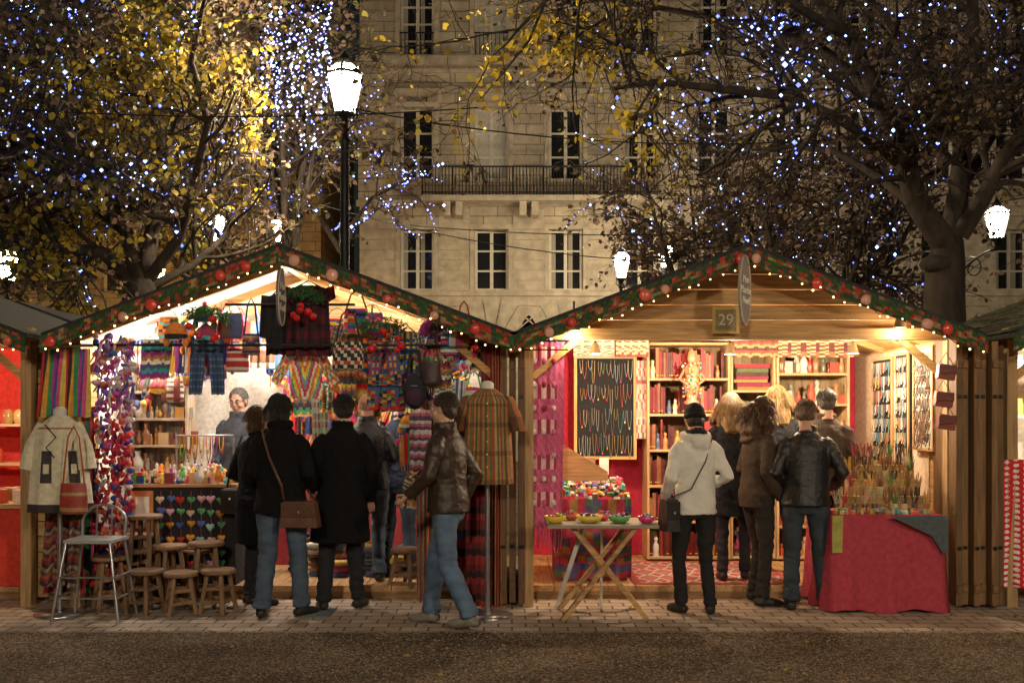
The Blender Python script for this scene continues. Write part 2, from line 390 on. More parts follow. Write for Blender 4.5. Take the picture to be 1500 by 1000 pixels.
# ---------------------------------------------------------------- street lamps
def lantern(mb,x,y,z,gm,s=1.):
    n=6; h=.62*s; r0=.15*s; r1=.29*s
    def ring(r,zz): return [(x+r*math.cos(2*math.pi*(k+.5)/n),y+r*math.sin(2*math.pi*(k+.5)/n),zz) for k in range(n)]
    A=ring(r0*.93,z);B=ring(r1*.93,z+h)
    mb.add(A+B,[(k,(k+1)%n,(k+1)%n+n,k+n) for k in range(n)],gm)
    A=ring(r0,z);B=ring(r1,z+h)
    for k in range(n):
        mb.beam(A[k],B[k],.035*s,.035*s,iron); mb.beam(A[k],A[(k+1)%n],.04*s,.04*s,iron); mb.beam(B[k],B[(k+1)%n],.045*s,.05*s,iron)
    # small glazed upper lantern under the cap
    D=ring(r1*1.0,z+h+.02);E=ring(.12*s,z+h+.17*s)
    mb.add(D+E,[(k,(k+1)%n,(k+1)%n+n,k+n) for k in range(n)],gm)
    D=ring(r1*1.02,z+h+.015);E=ring(.125*s,z+h+.175*s)
    for k in range(n): mb.beam(D[k],E[k],.03*s,.03*s,iron)
    mb.lathe([(.13*s,-.04*s),(.11*s,.05*s),(.07*s,.09*s),(.05*s,.14*s),(.02*s,.17*s),(.03*s,.2*s),(.005*s,.25*s)],(x,y,z+h+.2*s),iron,n=10)
    mb.lathe([(.05*s,-.3*s),(.09*s,-.26*s),(.05*s,-.22*s),(.06*s,-.1*s),(.13*s,-.04*s),(.16*s,0)],(x,y,z),iron,n=12)
    for k in range(6):
        a=k*math.pi/3; mb.tube([(x+.05*s*math.cos(a),y+.05*s*math.sin(a),z-.24*s),(x+.16*s*math.cos(a),y+.16*s*math.sin(a),z-.16*s),(x+.14*s*math.cos(a),y+.14*s*math.sin(a),z-.02*s)],.012*s,iron,n=4)
        mb.ball((x+r1*1.02*math.cos(a+.52),y+r1*1.02*math.sin(a+.52),z+h+.06*s),(.025*s,.025*s,.05*s),iron,n=6)
def lamp(px,py,Y,power,c=(1,.8,.52),arm=None,s=1.,xy=None,zt=None):
    x,z=(X(px,Y),Z(py,Y)-.3*s) if xy is None else (xy[0],zt)
    if xy: Y=xy[1]
    area=6*.22*s*.62*s*1.25
    gm=lampmat('lamp_glass_%d'%len(bpy.data.materials),c,power/(math.pi*area))
    mb=MB(); lantern(mb,x,Y,z,gm,s)
    if arm is None:
        mb.lathe([(.24,0),(.24,.1),(.19,.14),(.17,.7),(.13,.8),(.15,.86),(.095,.95),(.085,2.8),(.11,2.85),(.08,2.9),(.07,z-.5),(.1,z-.45),(.06,z-.38),(.05,z-.28)],(x,Y,0),iron,n=14)
    else:
        xp=x+arm; mb.lathe([(.2,0),(.2,.1),(.14,.7),(.1,.95),(.08,3),(.06,z-.2),(.08,z-.1),(.02,z+.1)],(xp,Y,0),iron,n=12)
        pts=[(xp-arm*t,Y,z-.9+.62*math.sin(t*1.57)) for t in np.linspace(0,1,10)]; mb.tube(pts,.03,iron,n=6)
        mb.tube([(xp-arm*(.35+.22*t/6*math.cos(t)),Y,z-.75+.22*t/6*math.sin(t)) for t in np.linspace(0,9,20)],.018,iron,n=5)
    return mb.build('street_lamp')
lamp(505,140,16,3000,c=(1,.8,.52))
lamp(910,394,29,950,s=.95); lamp(975,380,30,700,s=.85)
lamp(320,340,24,450,s=.8); lamp(12,395,22,450,c=(1,.66,.25),s=.85); lamp(405,345,23,300,c=(1,.66,.25),s=.7)
lamp(1460,332,25,900,arm=-.95)
lamp(230,405,33,800,c=(1,.48,.09))
lamp(0,0,0,3300,c=(1,.84,.6),xy=(-1.5,-6.5),zt=5.4); lamp(0,0,0,2700,c=(1,.84,.6),xy=(7,-5),zt=5.4)  # same row of lamps, behind the viewer
# ---------------------------------------------------------------- stalls
YF=8.4; RD=2.3
pine=(.48,.27,.1); pined=(.26,.14,.06); pineg=(.36,.22,.1)
def stall(cx,yf,open_gable,wallc,backm,topm=felt,verge=True,lights=[],dec=True):
    e=empty('wooden_market_stall',(cx,yf,0))
    hw=1.78; ez=2.283; rz=3.005; sl=(rz-ez)/1.91
    mb=MB()
    for k in range(15):
        x=-hw+k*(2*hw/15); mb.bx(x,x+2*hw/15-.006,.33,RD,.07,.12,wy,(.42,.25,.12))
    mb.bx(-hw,hw,.34,.38,.0,.069,wx,pined); mb.build('floor',e)
    mb=MB()
    def planks(axis,c,a0,a1,z0,z1,thick,col,clip=None):
        z=z0; 
        while z<z1-.01:
            zz=min(z+.13,z1); k=U(.85,1.1); cc=tuple(q*k for q in col)
            if axis=='y': mb.bx(c,c+thick,a0,a1,z,zz-.006,wy,cc)
            elif clip:
                l0=min(a1,(rz-.05-z)/sl); l1=min(a1,max(.01,(rz-.05-zz+.006)/sl))
                vs=[(-l0,c,z),(l0,c,z),(l1,c,zz-.006),(-l1,c,zz-.006),(-l0,c+thick,z),(l0,c+thick,z),(l1,c+thick,zz-.006),(-l1,c+thick,zz-.006)]
                mb.add(vs,[(0,1,2,3),(7,6,5,4),(0,4,5,1),(2,6,7,3),(1,5,6,2),(3,7,4,0)],wx,cc)
            else: mb.bx(a0,a1,c,c+thick,z,zz-.006,wx,cc)
            z=zz
    planks('y',-hw-.03,.0,RD,.08,ez-.02,.03,pine); planks('y',hw,.0,RD,.08,ez-.02,.03,pine)
    planks('x',RD+.02,-hw,hw,.08,ez,.03,pine); planks('x',RD+.02,-hw,hw,ez,rz-.08,.03,pine,clip=True)
    if not open_gable:
        planks('x',.06,-hw+.02,hw-.02,ez+.01,rz-.07,.03,pine,clip=True)
    mb.build('plank_walls',e)
    mb=MB()
    mb.bx(-hw+.004,-hw+.012,.4,RD,.12,ez-.05,cloth,wallc); mb.bx(hw-.012,hw-.004,.4,RD,.12,ez-.05,cloth,wallc)
    mb.panel([(-hw+.02,ez+.05),(-hw+.02,.12)],[(hw-.02,ez+.05),(hw-.02,.12)],RD-.03,lambda u,v:backm,nu=60,nv=6,fold=.008,freq=9); mb.build('wall_lining',e)
    mb=MB()
    for s in(-1,1):
        mb.bx(s*hw-.045,s*hw+.045,-.05,.045,0,ez-.04,wz,pineg)
    if not open_gable: mb.bx(-hw-.05,hw+.05,-.045,.04,ez-.038,ez+.06,wx,pine)
    for s in(-1,1):
        mb.beam((s*(hw-.04),0,ez-.35),(s*(hw-.42),0,ez-.03),.05,.06,wx,pine)
        for yy in((.0,.75,1.5,2.2) if open_gable else(.75,1.5,2.2)): mb.beam((s*1.82,yy,ez-.03),(s*.02,yy,rz-.11),.05,.08,wx,pine)
    mb.bx(-.03,.03,-.2,RD+.2,rz-.16,rz-.06,wy,pine)
    mb.build('timber_frame',e,bevel=.004)
    mb=MB()
    for s in(-1,1):
        y0,y1=-.34,RD+.25
        a=Vector((s*1.93,0,ez-.005));r=Vector((0,0,rz))
        b0=[Vector((a.x,y0,a.z)),Vector((0,y0,r.z)),Vector((0,y1,r.z)),Vector((a.x,y1,a.z))]
        lo=[v-Vector((0,0,.035)) for v in b0]
        vs=b0+lo; f=[(0,1,2,3),(7,6,5,4),(0,4,5,1),(2,6,7,3),(0,3,7,4)]
        mb.add(vs,f,topm,(.05,.05,.04))
        for k in range(20):
            ya=y0+.03+k*(y1-y0-.05)/20; yb=ya+(y1-y0-.05)/20-.006
            v=[Vector((a.x*.985,ya,a.z-.03)),Vector((0,ya,r.z-.037)),Vector((0,yb,r.z-.037)),Vector((a.x*.985,yb,a.z-.03))]
            mb.add(v+[q-Vector((0,0,.018)) for q in v],[(0,1,2,3),(7,6,5,4),(0,4,5,1),(1,5,6,2),(2,6,7,3),(3,7,4,0)],wx,(.52,.46,.38) if open_gable else pine)
        if topm is not felt:
            for i in range(14):
                for j in range(15):
                    if rnd.random()<.03: continue
                    t=(i+.0)/14; t2=(i+1.15)/14; ya=y0+j*(y1-y0)/15
                    g=U(.5,1.3); c=rnd.choice([(.07,.08,.03),(.1,.09,.05),(.05,.05,.035),(.12,.09,.05)])
                    v=[a.lerp(r,t),a.lerp(r,t2)]; yy=[ya,ya+(y1-y0)/15-.008]
                    up=Vector((0,0,.022));lo2=Vector((0,0,.006))
                    P=[Vector((v[0].x,yy[0],v[0].z))+up,Vector((v[0].x,yy[1],v[0].z))+up*U(.8,1.3),Vector((v[1].x,yy[1],v[1].z))+lo2,Vector((v[1].x,yy[0],v[1].z))+lo2]
                    P=[p+Vector((0,0,.003)) for p in P]; Q=[p-Vector((0,0,.012)) for p in P]
                    mb.add(P+Q,[(0,1,2,3),(0,4,5,1),(1,5,6,2),(3,7,4,0)],topm,tuple(q*g for q in c))
    mb.build('roof',e)
    if verge:
        mb=MB(); y=-.36
        for s in(-1,1):
            nseg=90; bw=.135
            for k in range(nseg):
                t0=k/nseg;t1=(k+1)/nseg
                for q in range(6):
                    pa=lambda t,qq:(s*1.93*(1-t),y+.004*math.sin(t*60),(ez-.035)*(1-t)+(rz-.035)*t-bw*qq/6)
                    h=noise.noise(Vector((k*.3+s*9+cx*3,q*.6,cx)))
                    c=(.03,.06,.02) if h<.08 else ((.28,.035,.02) if h<.28 else (.24,.16,.07))
                    c=tuple(x*U(.5,1.5) for x in c)
                    mb.add([pa(t0,q),pa(t1,q),pa(t1,q+1),pa(t0,q+1)],[(0,1,2,3)],cloth,c)
            for k in range(5 if dec else 0):
                t=(k+U(.2,.9))/5; cxq=s*1.93*(1-t); zq=(ez-.04)*(1-t)+(rz-.04)*t-bw*U(.35,.7); r=U(.035,.052)
                mb.ball((cxq,y-.012,zq),(r,.02,r),gloss,rnd.choice([(.6,.06,.04),(.65,.12,.08),(.6,.3,.22)]),n=14)
        mb.build('verge_garland_print',e)
        mb=MB()
        wire=[]
        for s in(-1,1):
            for k in range(21):
                t=(k+.5+U(-.25,.25))/21; p=(s*1.9*(1-t),y-.035+.01*math.sin(k),(ez-.05)*(1-t)+(rz-.05)*t-.09-.04*abs(math.sin(k*.9))-U(0,.03))
                wire.append((p[0],p[1]+.01,p[2]+.018)) 
                mb.ball(p,U(.007,.0105),warmb,n=6)
            if s==-1: wl=wire; wire=[]
        mb.tube(wl+wire[::-1],.004,paint,(.02,.05,.02),n=3)
        mb.build('string_lights',e)
    for i,(lx,ly,lz,p,c) in enumerate(lights):
        mb=MB(); mb.lathe([(.02,.16),(.03,.14),(.05,.07),(.055,.055)],(lx,ly,lz),steel,n=12); mb.tube([(lx,ly,lz+.15),(lx,ly,lz+.3)],.008,iron,n=4); mb.build('spotlight_fixture',e)
        plight('stall_bulb',(cx+lx,yf+ly,lz),p,.035,c)
    return e
WARM=(1,.8,.54); WHITE=(1,.91,.77)
CL,CR=-1.885,1.915
stall(CL,YF,True,(.75,.72,.66),(.68,.62,.55),lights=[(-1.3,.55,2.25,74,WHITE),(.0,.7,2.45,86,WHITE),(1.25,.55,2.22,76,WHITE),(-1.1,1.3,2.4,46,WHITE),(.5,1.45,2.4,62,WHITE)])
stall(CR,YF,False,(.55,.4,.28),(.5,.03,.07),lights=[(-1.15,.75,2.12,82,WARM),(.1,.8,2.12,90,WARM),(1.2,.7,2.12,88,WARM),(-1.4,-.12,2.26,8,WARM),(1.3,-.15,2.28,9,WARM)])
mossy=mat('mossy_shingle',None,.95,var=.5,ns=14,bump=.8,bs=40)
stall(-5.86,YF,False,(.6,.05,.04),(.6,.04,.03),lights=[(.9,.8,2.1,80,WARM)],dec=True)
stall(5.98,YF,False,(.6,.58,.52),(.65,.62,.55),topm=mossy,lights=[(-1.0,.9,2.1,90,WARM)])
stall(-6.0,12.4,False,(.5,.3,.2),(.5,.3,.2),lights=[])
def doors(x0,x1,n,y,colr,name='folded_wooden_door',stag=.12,horizontal=False):
    mb=MB(); w=(x1-x0)/n
    for i in range(n):
        xa=x0+i*w; yy=y+(i%2)*stag*.5; k=U(.6,1.15); c=tuple(q*k for q in colr)
        if not horizontal:
            mb.bx(xa,xa+w*.72,yy,yy+.45,.04,2.25-.03*(i%3),wz,c)
            mb.bx(xa+w*.06,xa+w*.66,yy-.015,yy-.001,.15,.22,wx,c); mb.bx(xa+w*.06,xa+w*.66,yy-.015,yy-.001,2.0,2.07,wx,c)
            for zz in(.5,1.75): mb.bx(xa+w*.1,xa+w*.6,yy-.008,yy-.001,zz,zz+.03,iron)
    if horizontal:
        z=.06
        while z<2.2: k=U(.8,1.1); mb.bx(x0,x1,y,y+.035,z,z+.122,wx,tuple(q*k for q in colr)); z+=.13
        mb.bx(x0,x0+.06,y-.03,y-.002,.05,2.27,wz,colr); mb.bx(x1-.06,x1,y-.03,y-.002,.05,2.27,wz,colr)
    return mb.build(name,bevel=.004)
doors(3.66,4.1,6,8.2,(.19,.1,.04)); doors(-.1,.13,3,8.3,(.13,.065,.03)); doors(-4.12,-3.7,1,8.5,(.46,.3,.13),horizontal=True)
def sign29():
    e=empty('number_sign',(X(1063,8.3),8.3,Z(469,8.3)))
    mb=MB(); s=.1; mb.bx(-s,s,0,.02,-s,s,wx,(.3,.22,.11))
    for a in(-1,1): mb.bx(a*s-.012,a*s+.012,-.012,-.001,-s-.012,s+.012,wz,(.6,.42,.15)); mb.bx(-s+.012,s-.012,-.012,-.001,a*s-.012,a*s+.012,wx,(.6,.42,.15))
    mb.build('board',e)
    c=bpy.data.curves.new('digits','FONT'); c.body='29'; c.size=.13; c.extrude=.004; c.align_x='CENTER'; c.align_y='CENTER'; o=bpy.data.objects.new('digits',c); o.rotation_euler=(math.pi/2,0,0); o.location=(0,-.006,0)
    o.data.materials.append(mat('sign_paint',(.8,.75,.6),.5)); sc.collection.objects.link(o); o.parent=e
sign29()
def oval(px,py,Y,w,h,yaw,col):
    e=empty('oval_hanging_sign',(X(px,Y),Y,Z(py,Y)),yaw=math.radians(yaw))
    mb=MB(); n=28
    V=[(w*math.cos(2*math.pi*k/n),y,h*math.sin(2*math.pi*k/n)) for y in(-.01,.01) for k in range(n)]
    mb.add(V,[tuple(range(n)),tuple(range(2*n-1,n-1,-1))]+[(k,k+n,(k+1)%n+n,(k+1)%n) for k in range(n)],paint,col)
    mb.tube([(w*math.cos(2*math.pi*k/n),-.012,h*math.sin(2*math.pi*k/n)) for k in range(n+1)],.006,paint,(.5,.42,.3),n=4,cap=False)
    mb.build('plate',e)
    c=bpy.data.curves.new('sign_text','FONT'); c.body='Mon\nMarche\nNoel'; c.size=.085; c.extrude=.002; c.align_x='CENTER'; c.align_y='CENTER'; o=bpy.data.objects.new('sign_text',c); o.rotation_euler=(math.pi/2,0,0); o.location=(0,-.016,.0)
    o.data.materials.append(MATS['sign_paint']); sc.collection.objects.link(o); o.parent=e
    mb=MB(); mb.tube([(0,0,h),(0,0,h+.1)],.004,iron,n=3); mb.build('hook',e)
oval(411,435,7.98,.12,.23,90,(.12,.11,.15)); oval(1090,425,7.98,.13,.28,59,(.26,.23,.22))
print('setting',time.time()-T0)
# ---------------------------------------------------------------- trees
def topx(p): return 750+p.x/p.y*F, HZ-(p.z-CH)/p.y*F
class Tree:
    def __init__(s,name): s.w=MB(); s.l=MB(); s.f=MB(); s.name=name; s.nl=0
    def walk(s,p,d,L,n,curl,droop):
        pts=[p.copy()]; d=d.normalized()
        for i in range(n):
            d=(d+Vector((U(-1,1),U(-1,1),U(-1,1)))*curl+Vector((0,0,droop))).normalized()
            p=p+d*(L/n); pts.append(p.copy())
        return pts
    def leaf(s,p,size,c):
        a=Vector((U(-1,1),U(-1,1),U(-1,.3))).normalized(); b=a.orthogonal().normalized(); b=(b+a.cross(b)*U(-1,1)).normalized()
        m=leafm if c[0]>.2 else dryleaf
        s.l.add([p,p+a*size*.35+b*size*.4,p+a*size*.8+b*size*.2,p+a*size,p+a*size*.7-b*size*.3,p+a*size*.25-b*size*.36],[(0,1,2,3,4,5)],m,c); s.nl+=1
    def light(s,p,r,dim=False):
        x,y,z=p; m=fairyd if dim else fairy
        s.f.add([(x+r,y,z),(x-r,y,z),(x,y+r,z),(x,y-r,z),(x,y,z+r),(x,y,z-r)],[(0,2,4),(2,1,4),(1,3,4),(3,0,4),(2,0,5),(1,2,5),(3,1,5),(0,3,5)],m)
    def grow(s,pts,r0,r1,lev,cfg,cnt0=None):
        n=len(pts); rad=[r0+(r1-r0)*i/(n-1) for i in range(n)]
        s.w.tube(pts,rad,bark,n=(9,5,4,3,3)[lev],cap=False)
        if lev>=cfg['levels']: return
        cnt=cnt0 or cfg['n'][lev]; Ls=cfg['L'][lev]
        for k in range(cnt):
            t=U(cfg['t0'][lev],1.)*(n-1); i=min(int(t),n-2); f=t-i
            p=pts[i].lerp(pts[i+1],f); d=(pts[i+1]-pts[i]).normalized()
            o=Vector((U(-1,1),U(-1,1)*cfg.get('yf',1.),U(-.7,1))); o=(o-d*o.dot(d))
            if o.length<.1: continue
            nd=(d*U(.3,1.)+o.normalized()).normalized()
            L=Ls*U(.6,1.25)
            q=s.walk(p,nd,L,(6,5,4,3)[lev],cfg['curl'],cfg['droop'][lev])
            if cfg.get('xmax') and q[-1].x>cfg['xmax']: continue
            rr=max(.0035,min(rad[i]*.6,(.05,.022,.009,.005)[lev]))
            s.grow(q,rr,max(.003,rr*.35),lev+1,cfg)
            if lev+1>=2:
                dens=cfg['leaf'](q[-1])
                for a in range(len(q)-1):
                    for _ in range(cfg['ln']):
                        if rnd.random()<dens:
                            pp=q[a].lerp(q[a+1],rnd.random())+Vector((U(-.06,.06),U(-.06,.06),U(-.08,.03)))
                            s.leaf(pp,U(.05,.1)*cfg.get('ls',1),cfg['lc'](pp))
            if lev+1 in cfg.get('ll',(1,2)):
                dl=cfg['lights'](q[-1])
                if dl>0 and rnd.random()<dl:
                    m=int(L/cfg.get('lsp',.15)); v0=U(0,.5)
                    for a in range(m):
                        if rnd.random()<.25: continue
                        tt=(a+v0)/m*(len(q)-1); ii=min(int(tt),len(q)-2); s.light(q[ii].lerp(q[ii+1],tt-ii)+Vector((U(-.02,.02),-.07,U(-.03,.03))),cfg.get('lr',.021)*(U(.4,.85) if rnd.random()<.82 else U(1.,1.6)),rnd.random()<.5)
    def done(s):
        e=empty(s.name,(0,0,0)); s.w.build('trunk_and_branches',e)
        if s.l.v: s.l.build('leaves',e)
        if s.f.v: s.f.build('fairy_lights',e)
        print(s.name,'faces',len(s.w.f),'leaves',s.nl,'lights',len(s.f.f)//8,time.time()-T0)
def P3(l,Y):
    return [Vector((X(a[0],Y+(a[2] if len(a)>2 else 0)),Y+(a[2] if len(a)>2 else 0),Z(a[1],Y+(a[2] if len(a)>2 else 0)))) for a in l]
def nz(p,s,o=0): return noise.noise(p*s+Vector((o,o,o)))
brown=[(.17,.11,.07),(.13,.085,.055),(.19,.12,.08),(.1,.07,.05)]
gold=[(.48,.34,.03),(.55,.42,.04),(.38,.3,.05),(.33,.22,.03)]
green=[(.12,.13,.03),(.22,.2,.04)]
def shade(c): k=U(.6,1.3); return tuple(q*k for q in c)
T=Tree('plane_tree'); Y=14.
base=Vector((X(1385,Y),Y,0))
T.w.tube([base,base+Vector((0,0,1.5)),Vector((X(1383,Y),Y,Z(430,Y)))]+P3([(1385,385),(1390,350)],Y),[.4,.32,.27,.26,.19],bark,n=12)
T.w.ball((X(1368,Y),Y-.1,Z(388,Y)),(.25,.2,.13),bark,n=12)
def lz(q,p):
    x,y=q
    if 930<x<1290 and 20<y<215 and nz(p,.7,1)>-.15: return .62
    if 870<x<960 and 180<y<340: return .35
    if y<60 and x>820: return .12
    return .3 if nz(p,.6,5)>.22 and x>780 else .02
cfg=dict(levels=3,n=[15,8,5,0],L=[1.9,1.0,.5],t0=[.25,.2,.15],curl=.32,droop=[.0,-.04,-.1],ln=2,
 leaf=lambda p:(max(0,min(.75,.22+1.3*nz(p,.9,3)+(.08 if topx(p)[0]>1000 else 0.)))) ,
 lc=lambda p: shade(rnd.choice(gold)) if (topx(p)[0]<1010 and nz(p,1.,7)>-.12 and rnd.random()<.85) or rnd.random()<.05 else shade(rnd.choice(brown)),
 lights=lambda p:lz(topx(p),p))
limbs=[([(1390,365),(1345,300,-.3),(1318,220,-.6),(1285,140,-1),(1250,60,-1.2),(1180,-20,-1.4)],.19,.05,15),
 ([(1390,360),(1405,280,.3),(1412,190,.5),(1430,100,.8),(1425,0,1),(1440,-90,1)],.17,.05,14),
 ([(1405,345),(1440,290,-.2),(1470,230,-.5),(1530,150,-.8),(1600,80,-1)],.14,.04,12),
 ([(1320,240,-.5),(1240,180,-1),(1150,140,-1.5),(1050,130,-2),(960,120,-2.3),(900,130,-2.5)],.09,.022,13),
 ([(1285,140,-1),(1200,70,-.5),(1110,40,0),(1010,20,.3),(900,0,.3),(830,0,.3)],.08,.02,11),
 ([(1350,310,-.2),(1290,260,.6),(1220,220,1),(1150,215,1.4),(1060,240,1.8)],.08,.02,9),
 ([(1412,190,.5),(1350,90,1.5),(1280,10,2),(1200,-60,2.4)],.08,.03,12),
 ([(1405,280,.3),(1470,170,1),(1500,90,1.4),(1560,0,1.8)],.08,.03,12),
 ([(1250,60,-1.2),(1150,0,-2),(1040,-30,-2.5),(900,-50,-2.8),(800,0,-3),(745,60,-3)],.06,.012,8)]
for l,a,b_,n0 in limbs: T.grow(P3(l,Y),a,b_,0,cfg,n0)
for l in ([(800,0,-3),(775,60,-3),(735,110,-3),(700,150,-3)],[(900,0,.3),(920,90,0),(935,170,0),(945,240,0)],[(960,120,-2.3),(930,170,-2.3),(925,230,-2.3)],[(900,20,-2.),(850,50,-2),(820,80,-2)]):
    q=P3(l,Y); T.w.tube(q,[.02,.014,.009,.005][:len(q)],bark,n=4)
    for k in range(160):
        t=U(.1,1)*(len(q)-1); i=min(int(t),len(q)-2); p=q[i].lerp(q[i+1],t-i)+Vector((U(-.28,.28),U(-.2,.2),U(-.25,.1))); 
        if nz(p,2.2,4)>-.1: T.leaf(p,U(.06,.12),shade(rnd.choice(gold)))
T.done()
T=Tree('plane_tree'); Y=15.6
base=Vector((X(205,Y),Y,0))
T.w.tube([base,base+Vector((0,0,1.5)),Vector((X(205,Y),Y,Z(430,Y)))]+P3([(205,410)],Y),[.36,.3,.26,.22],bark,n=12)
def ll(q,p):
    x,y=q
    if x<150 and y<150: return .55
    if 150<x<300 and y<110: return .4
    if 40<x<300 and 215<y<330: return .5
    return .2 if nz(p,.6,31)>.2 else .03
def lcl(p):
    x,y=topx(p)
    g=nz(p,.8,9)
    if 120<x<410 and 70<y<350 and g>-.22 and rnd.random()<.9: return shade(rnd.choice(gold+gold+green))
    if x<150 and y>300 and g>-.2: return shade(rnd.choice(gold+green))
    if g>.18: return shade(rnd.choice(gold+green))
    return shade(rnd.choice(brown+green[:1]))
cfg=dict(levels=3,n=[14,8,5,0],L=[1.9,1.05,.5],t0=[.2,.2,.15],curl=.32,droop=[.02,-.04,-.1],ln=3,ls=1.3,xmax=X(405,15.6),
 leaf=lambda p:(max(0,min(.85,.22+1.5*nz(p,.8,23)+(.12 if topx(p)[0]>130 else 0)))) if not (295<topx(p)[0]<350 and 310<topx(p)[1]<380) else 0,
 lc=lcl, lights=lambda p:ll(topx(p),p))
limbs=[([(200,420),(150,370,-.5),(80,360,-1),(0,345,-1.5),(-90,310,-1.8)],.12,.04),
 ([(205,420),(185,340,-.5),(130,250,-1),(70,160,-1.4),(10,70,-1.8)],.13,.04),
 ([(207,420),(225,330,.3),(240,230,.5),(215,120,.6),(190,20,.8),(180,-60,.9)],.14,.04),
 ([(210,420),(262,350,0),(285,270,-.4),(305,180,-.8),(280,90,-1.2),(300,0,-1.5)],.1,.03),
 ([(210,425),(280,390,.5),(325,350,1),(350,310,1.4)],.08,.03),
 ([(185,340,-.5),(120,290,.6),(40,260,1.2),(-40,220,1.6)],.09,.03),
 ([(240,230,.5),(265,130,1),(280,40,1.4),(290,-40,1.6)],.07,.03),
 ([(130,250,-1),(60,220,-2),(-20,190,-2.6)],.07,.02),
 ([(215,120,.6),(130,60,0),(60,20,-.4),(-20,0,-.6)],.08,.03)]
for l,a,b_ in limbs: T.grow(P3(l,Y),a,b_,0,cfg)
T.done()
def small_tree(px,Y,ptop,spread,lightsfn,leafd,col,trunkr=.16,n0=11,n1=6,lsp=.15):
    T=Tree('plane_tree'); base=Vector((X(px,Y),Y,0)); top=Vector((X(px,Y),Y,Z(ptop,Y)))
    H=top.z
    T.w.tube([base,base+Vector((.05,0,H*.3)),base+Vector((0,.1,H*.55))],[trunkr*1.3,trunkr,trunkr*.7],bark,n=9)
    cfg=dict(levels=3,n=[n0,n1,3,0],L=[1.8,1.,.5],t0=[.25,.2,.15],curl=.33,droop=[0,-.03,-.08],ln=2,ls=1.7,leaf=lambda p:leafd,lc=lambda p:shade(rnd.choice(col)),lights=lightsfn,lr=.028,lsp=lsp)
    for k in range(7):
        a=k*2.4; e=base+Vector((math.cos(a)*spread*U(.5,1),math.sin(a)*spread*U(.5,1),H*U(.8,1.05)))
        s=base+Vector((0,0,H*U(.35,.55))); m=s.lerp(e,.5)+Vector((math.cos(a)*.3,math.sin(a)*.3,-.2))
        T.grow([s,s.lerp(m,.5)+Vector((0,0,-.1)),m,m.lerp(e,.5),e],trunkr*.5,.03,0,cfg)
    return T
T=small_tree(418,21,-40,.7,lambda p:.1,.22,brown+green)
for k in range(30):
    px=U(383,480); y0=U(-20,60); y1=U(140,240)-abs(px-440)*.5; Yc=U(19,20.); n=int((y1-y0)/7)
    for i in range(n):
        if rnd.random()<.38: continue
        T.light((X(px,Yc)+.07*math.sin(i*.5+k)+U(-.04,.04),Yc,Z(y0+(y1-y0)*i/n,Yc)),.026*(U(.4,.85) if rnd.random()<.82 else 1.4),rnd.random()<.5)
T.done()
T=Tree('plane_tree'); base=Vector((X(500,28),28,0)); T.w.tube([base,base+Vector((0,0,4)),base+Vector((.1,0,6.5))],[.2,.15,.1],bark,n=8)
cfg=dict(levels=3,n=[8,5,3,0],L=[1.6,.9,.5],t0=[.3,.2,.15],curl=.3,droop=[-.02,-.04,-.08],ln=1,ls=1.6,leaf=lambda p:.3,lc=lambda p:shade(rnd.choice(brown)),lights=lambda p:.6,lr=.034,lsp=.14)
for l in([(500,395),(515,330),(545,290),(600,262)],[(500,360),(505,280),(500,220),(510,180)],[(500,370),(470,320),(440,290),(420,270)]): T.grow(P3(l,28),.09,.03,0,cfg)
T.done()
small_tree(1215,22,225,2.8,lambda p:.16 if nz(p,.5,12)>.05 else .01,.35,brown,n0=11).done()
small_tree(1050,26,270,2.2,lambda p:.16 if nz(p,.5,12)>.05 else .01,.3,brown).done()
small_tree(90,29,90,4,lambda p:.15 if nz(p,.5,12)>.05 else 0,.5,brown+gold,n0=12).done()
small_tree(290,30,200,2.2,lambda p:.12 if nz(p,.5,12)>.1 else 0,.4,brown+gold,n0=8).done()
mb=MB()
for (a,b_,Yc,sag) in[((-100,150),(700,158),13,.15),((520,160),(1600,150),13,.5),((470,300),(1100,385),18,.3),((600,330),(1600,270),19,.5)]:
    A=Vector((X(a[0],Yc),Yc,Z(a[1],Yc)));B=Vector((X(b_[0],Yc),Yc,Z(b_[1],Yc)))
    mb.tube([A.lerp(B,t)-Vector((0,0,sag*4*t*(1-t))) for t in np.linspace(0,1,24)],.009,iron,n=4)
mb.build('overhead_cables')
# ---------------------------------------------------------------- people
def make_head():
    mb=MB()
    mb.ball((0,-.012,.022),(.074,.092,.088),skin,n=20); mb.ball((0,.012,-.03),(.062,.076,.078),skin,n=18); mb.ball((0,.04,-.078),(.036,.04,.028),skin,n=12)
    mb.tube([(0,.082,.02),(0,.1,-.018),(0,.104,-.027)],[.009,.013,.014],skin,n=8); mb.ball((0,.098,-.03),(.017,.012,.009),skin,n=8)
    for s in(-1,1):
        mb.ball((s*.076,-.006,-.01),(.009,.02,.032),skin,n=10); mb.ball((s*.03,.074,.024),(.026,.014,.008),skin,n=8); mb.ball((s*.04,.05,-.035),(.024,.03,.024),skin,n=8)
    mb.ball((0,.084,-.06),(.022,.012,.009),skin,n=8)
    mb.tube([(0,-.02,-.04),(0,-.03,-.17)],[.055,.058],skin,n=12)
    me=remesh(mb,.0055,2,mats=[skin,mat('lips',(.4,.14,.12),.5)])
    for p in me.polygons:
        c=p.center
        if c.y>.088 and abs(c.x)<.022 and -.068<c.z<-.052: p.material_index=1
    return me
HEAD=make_head()
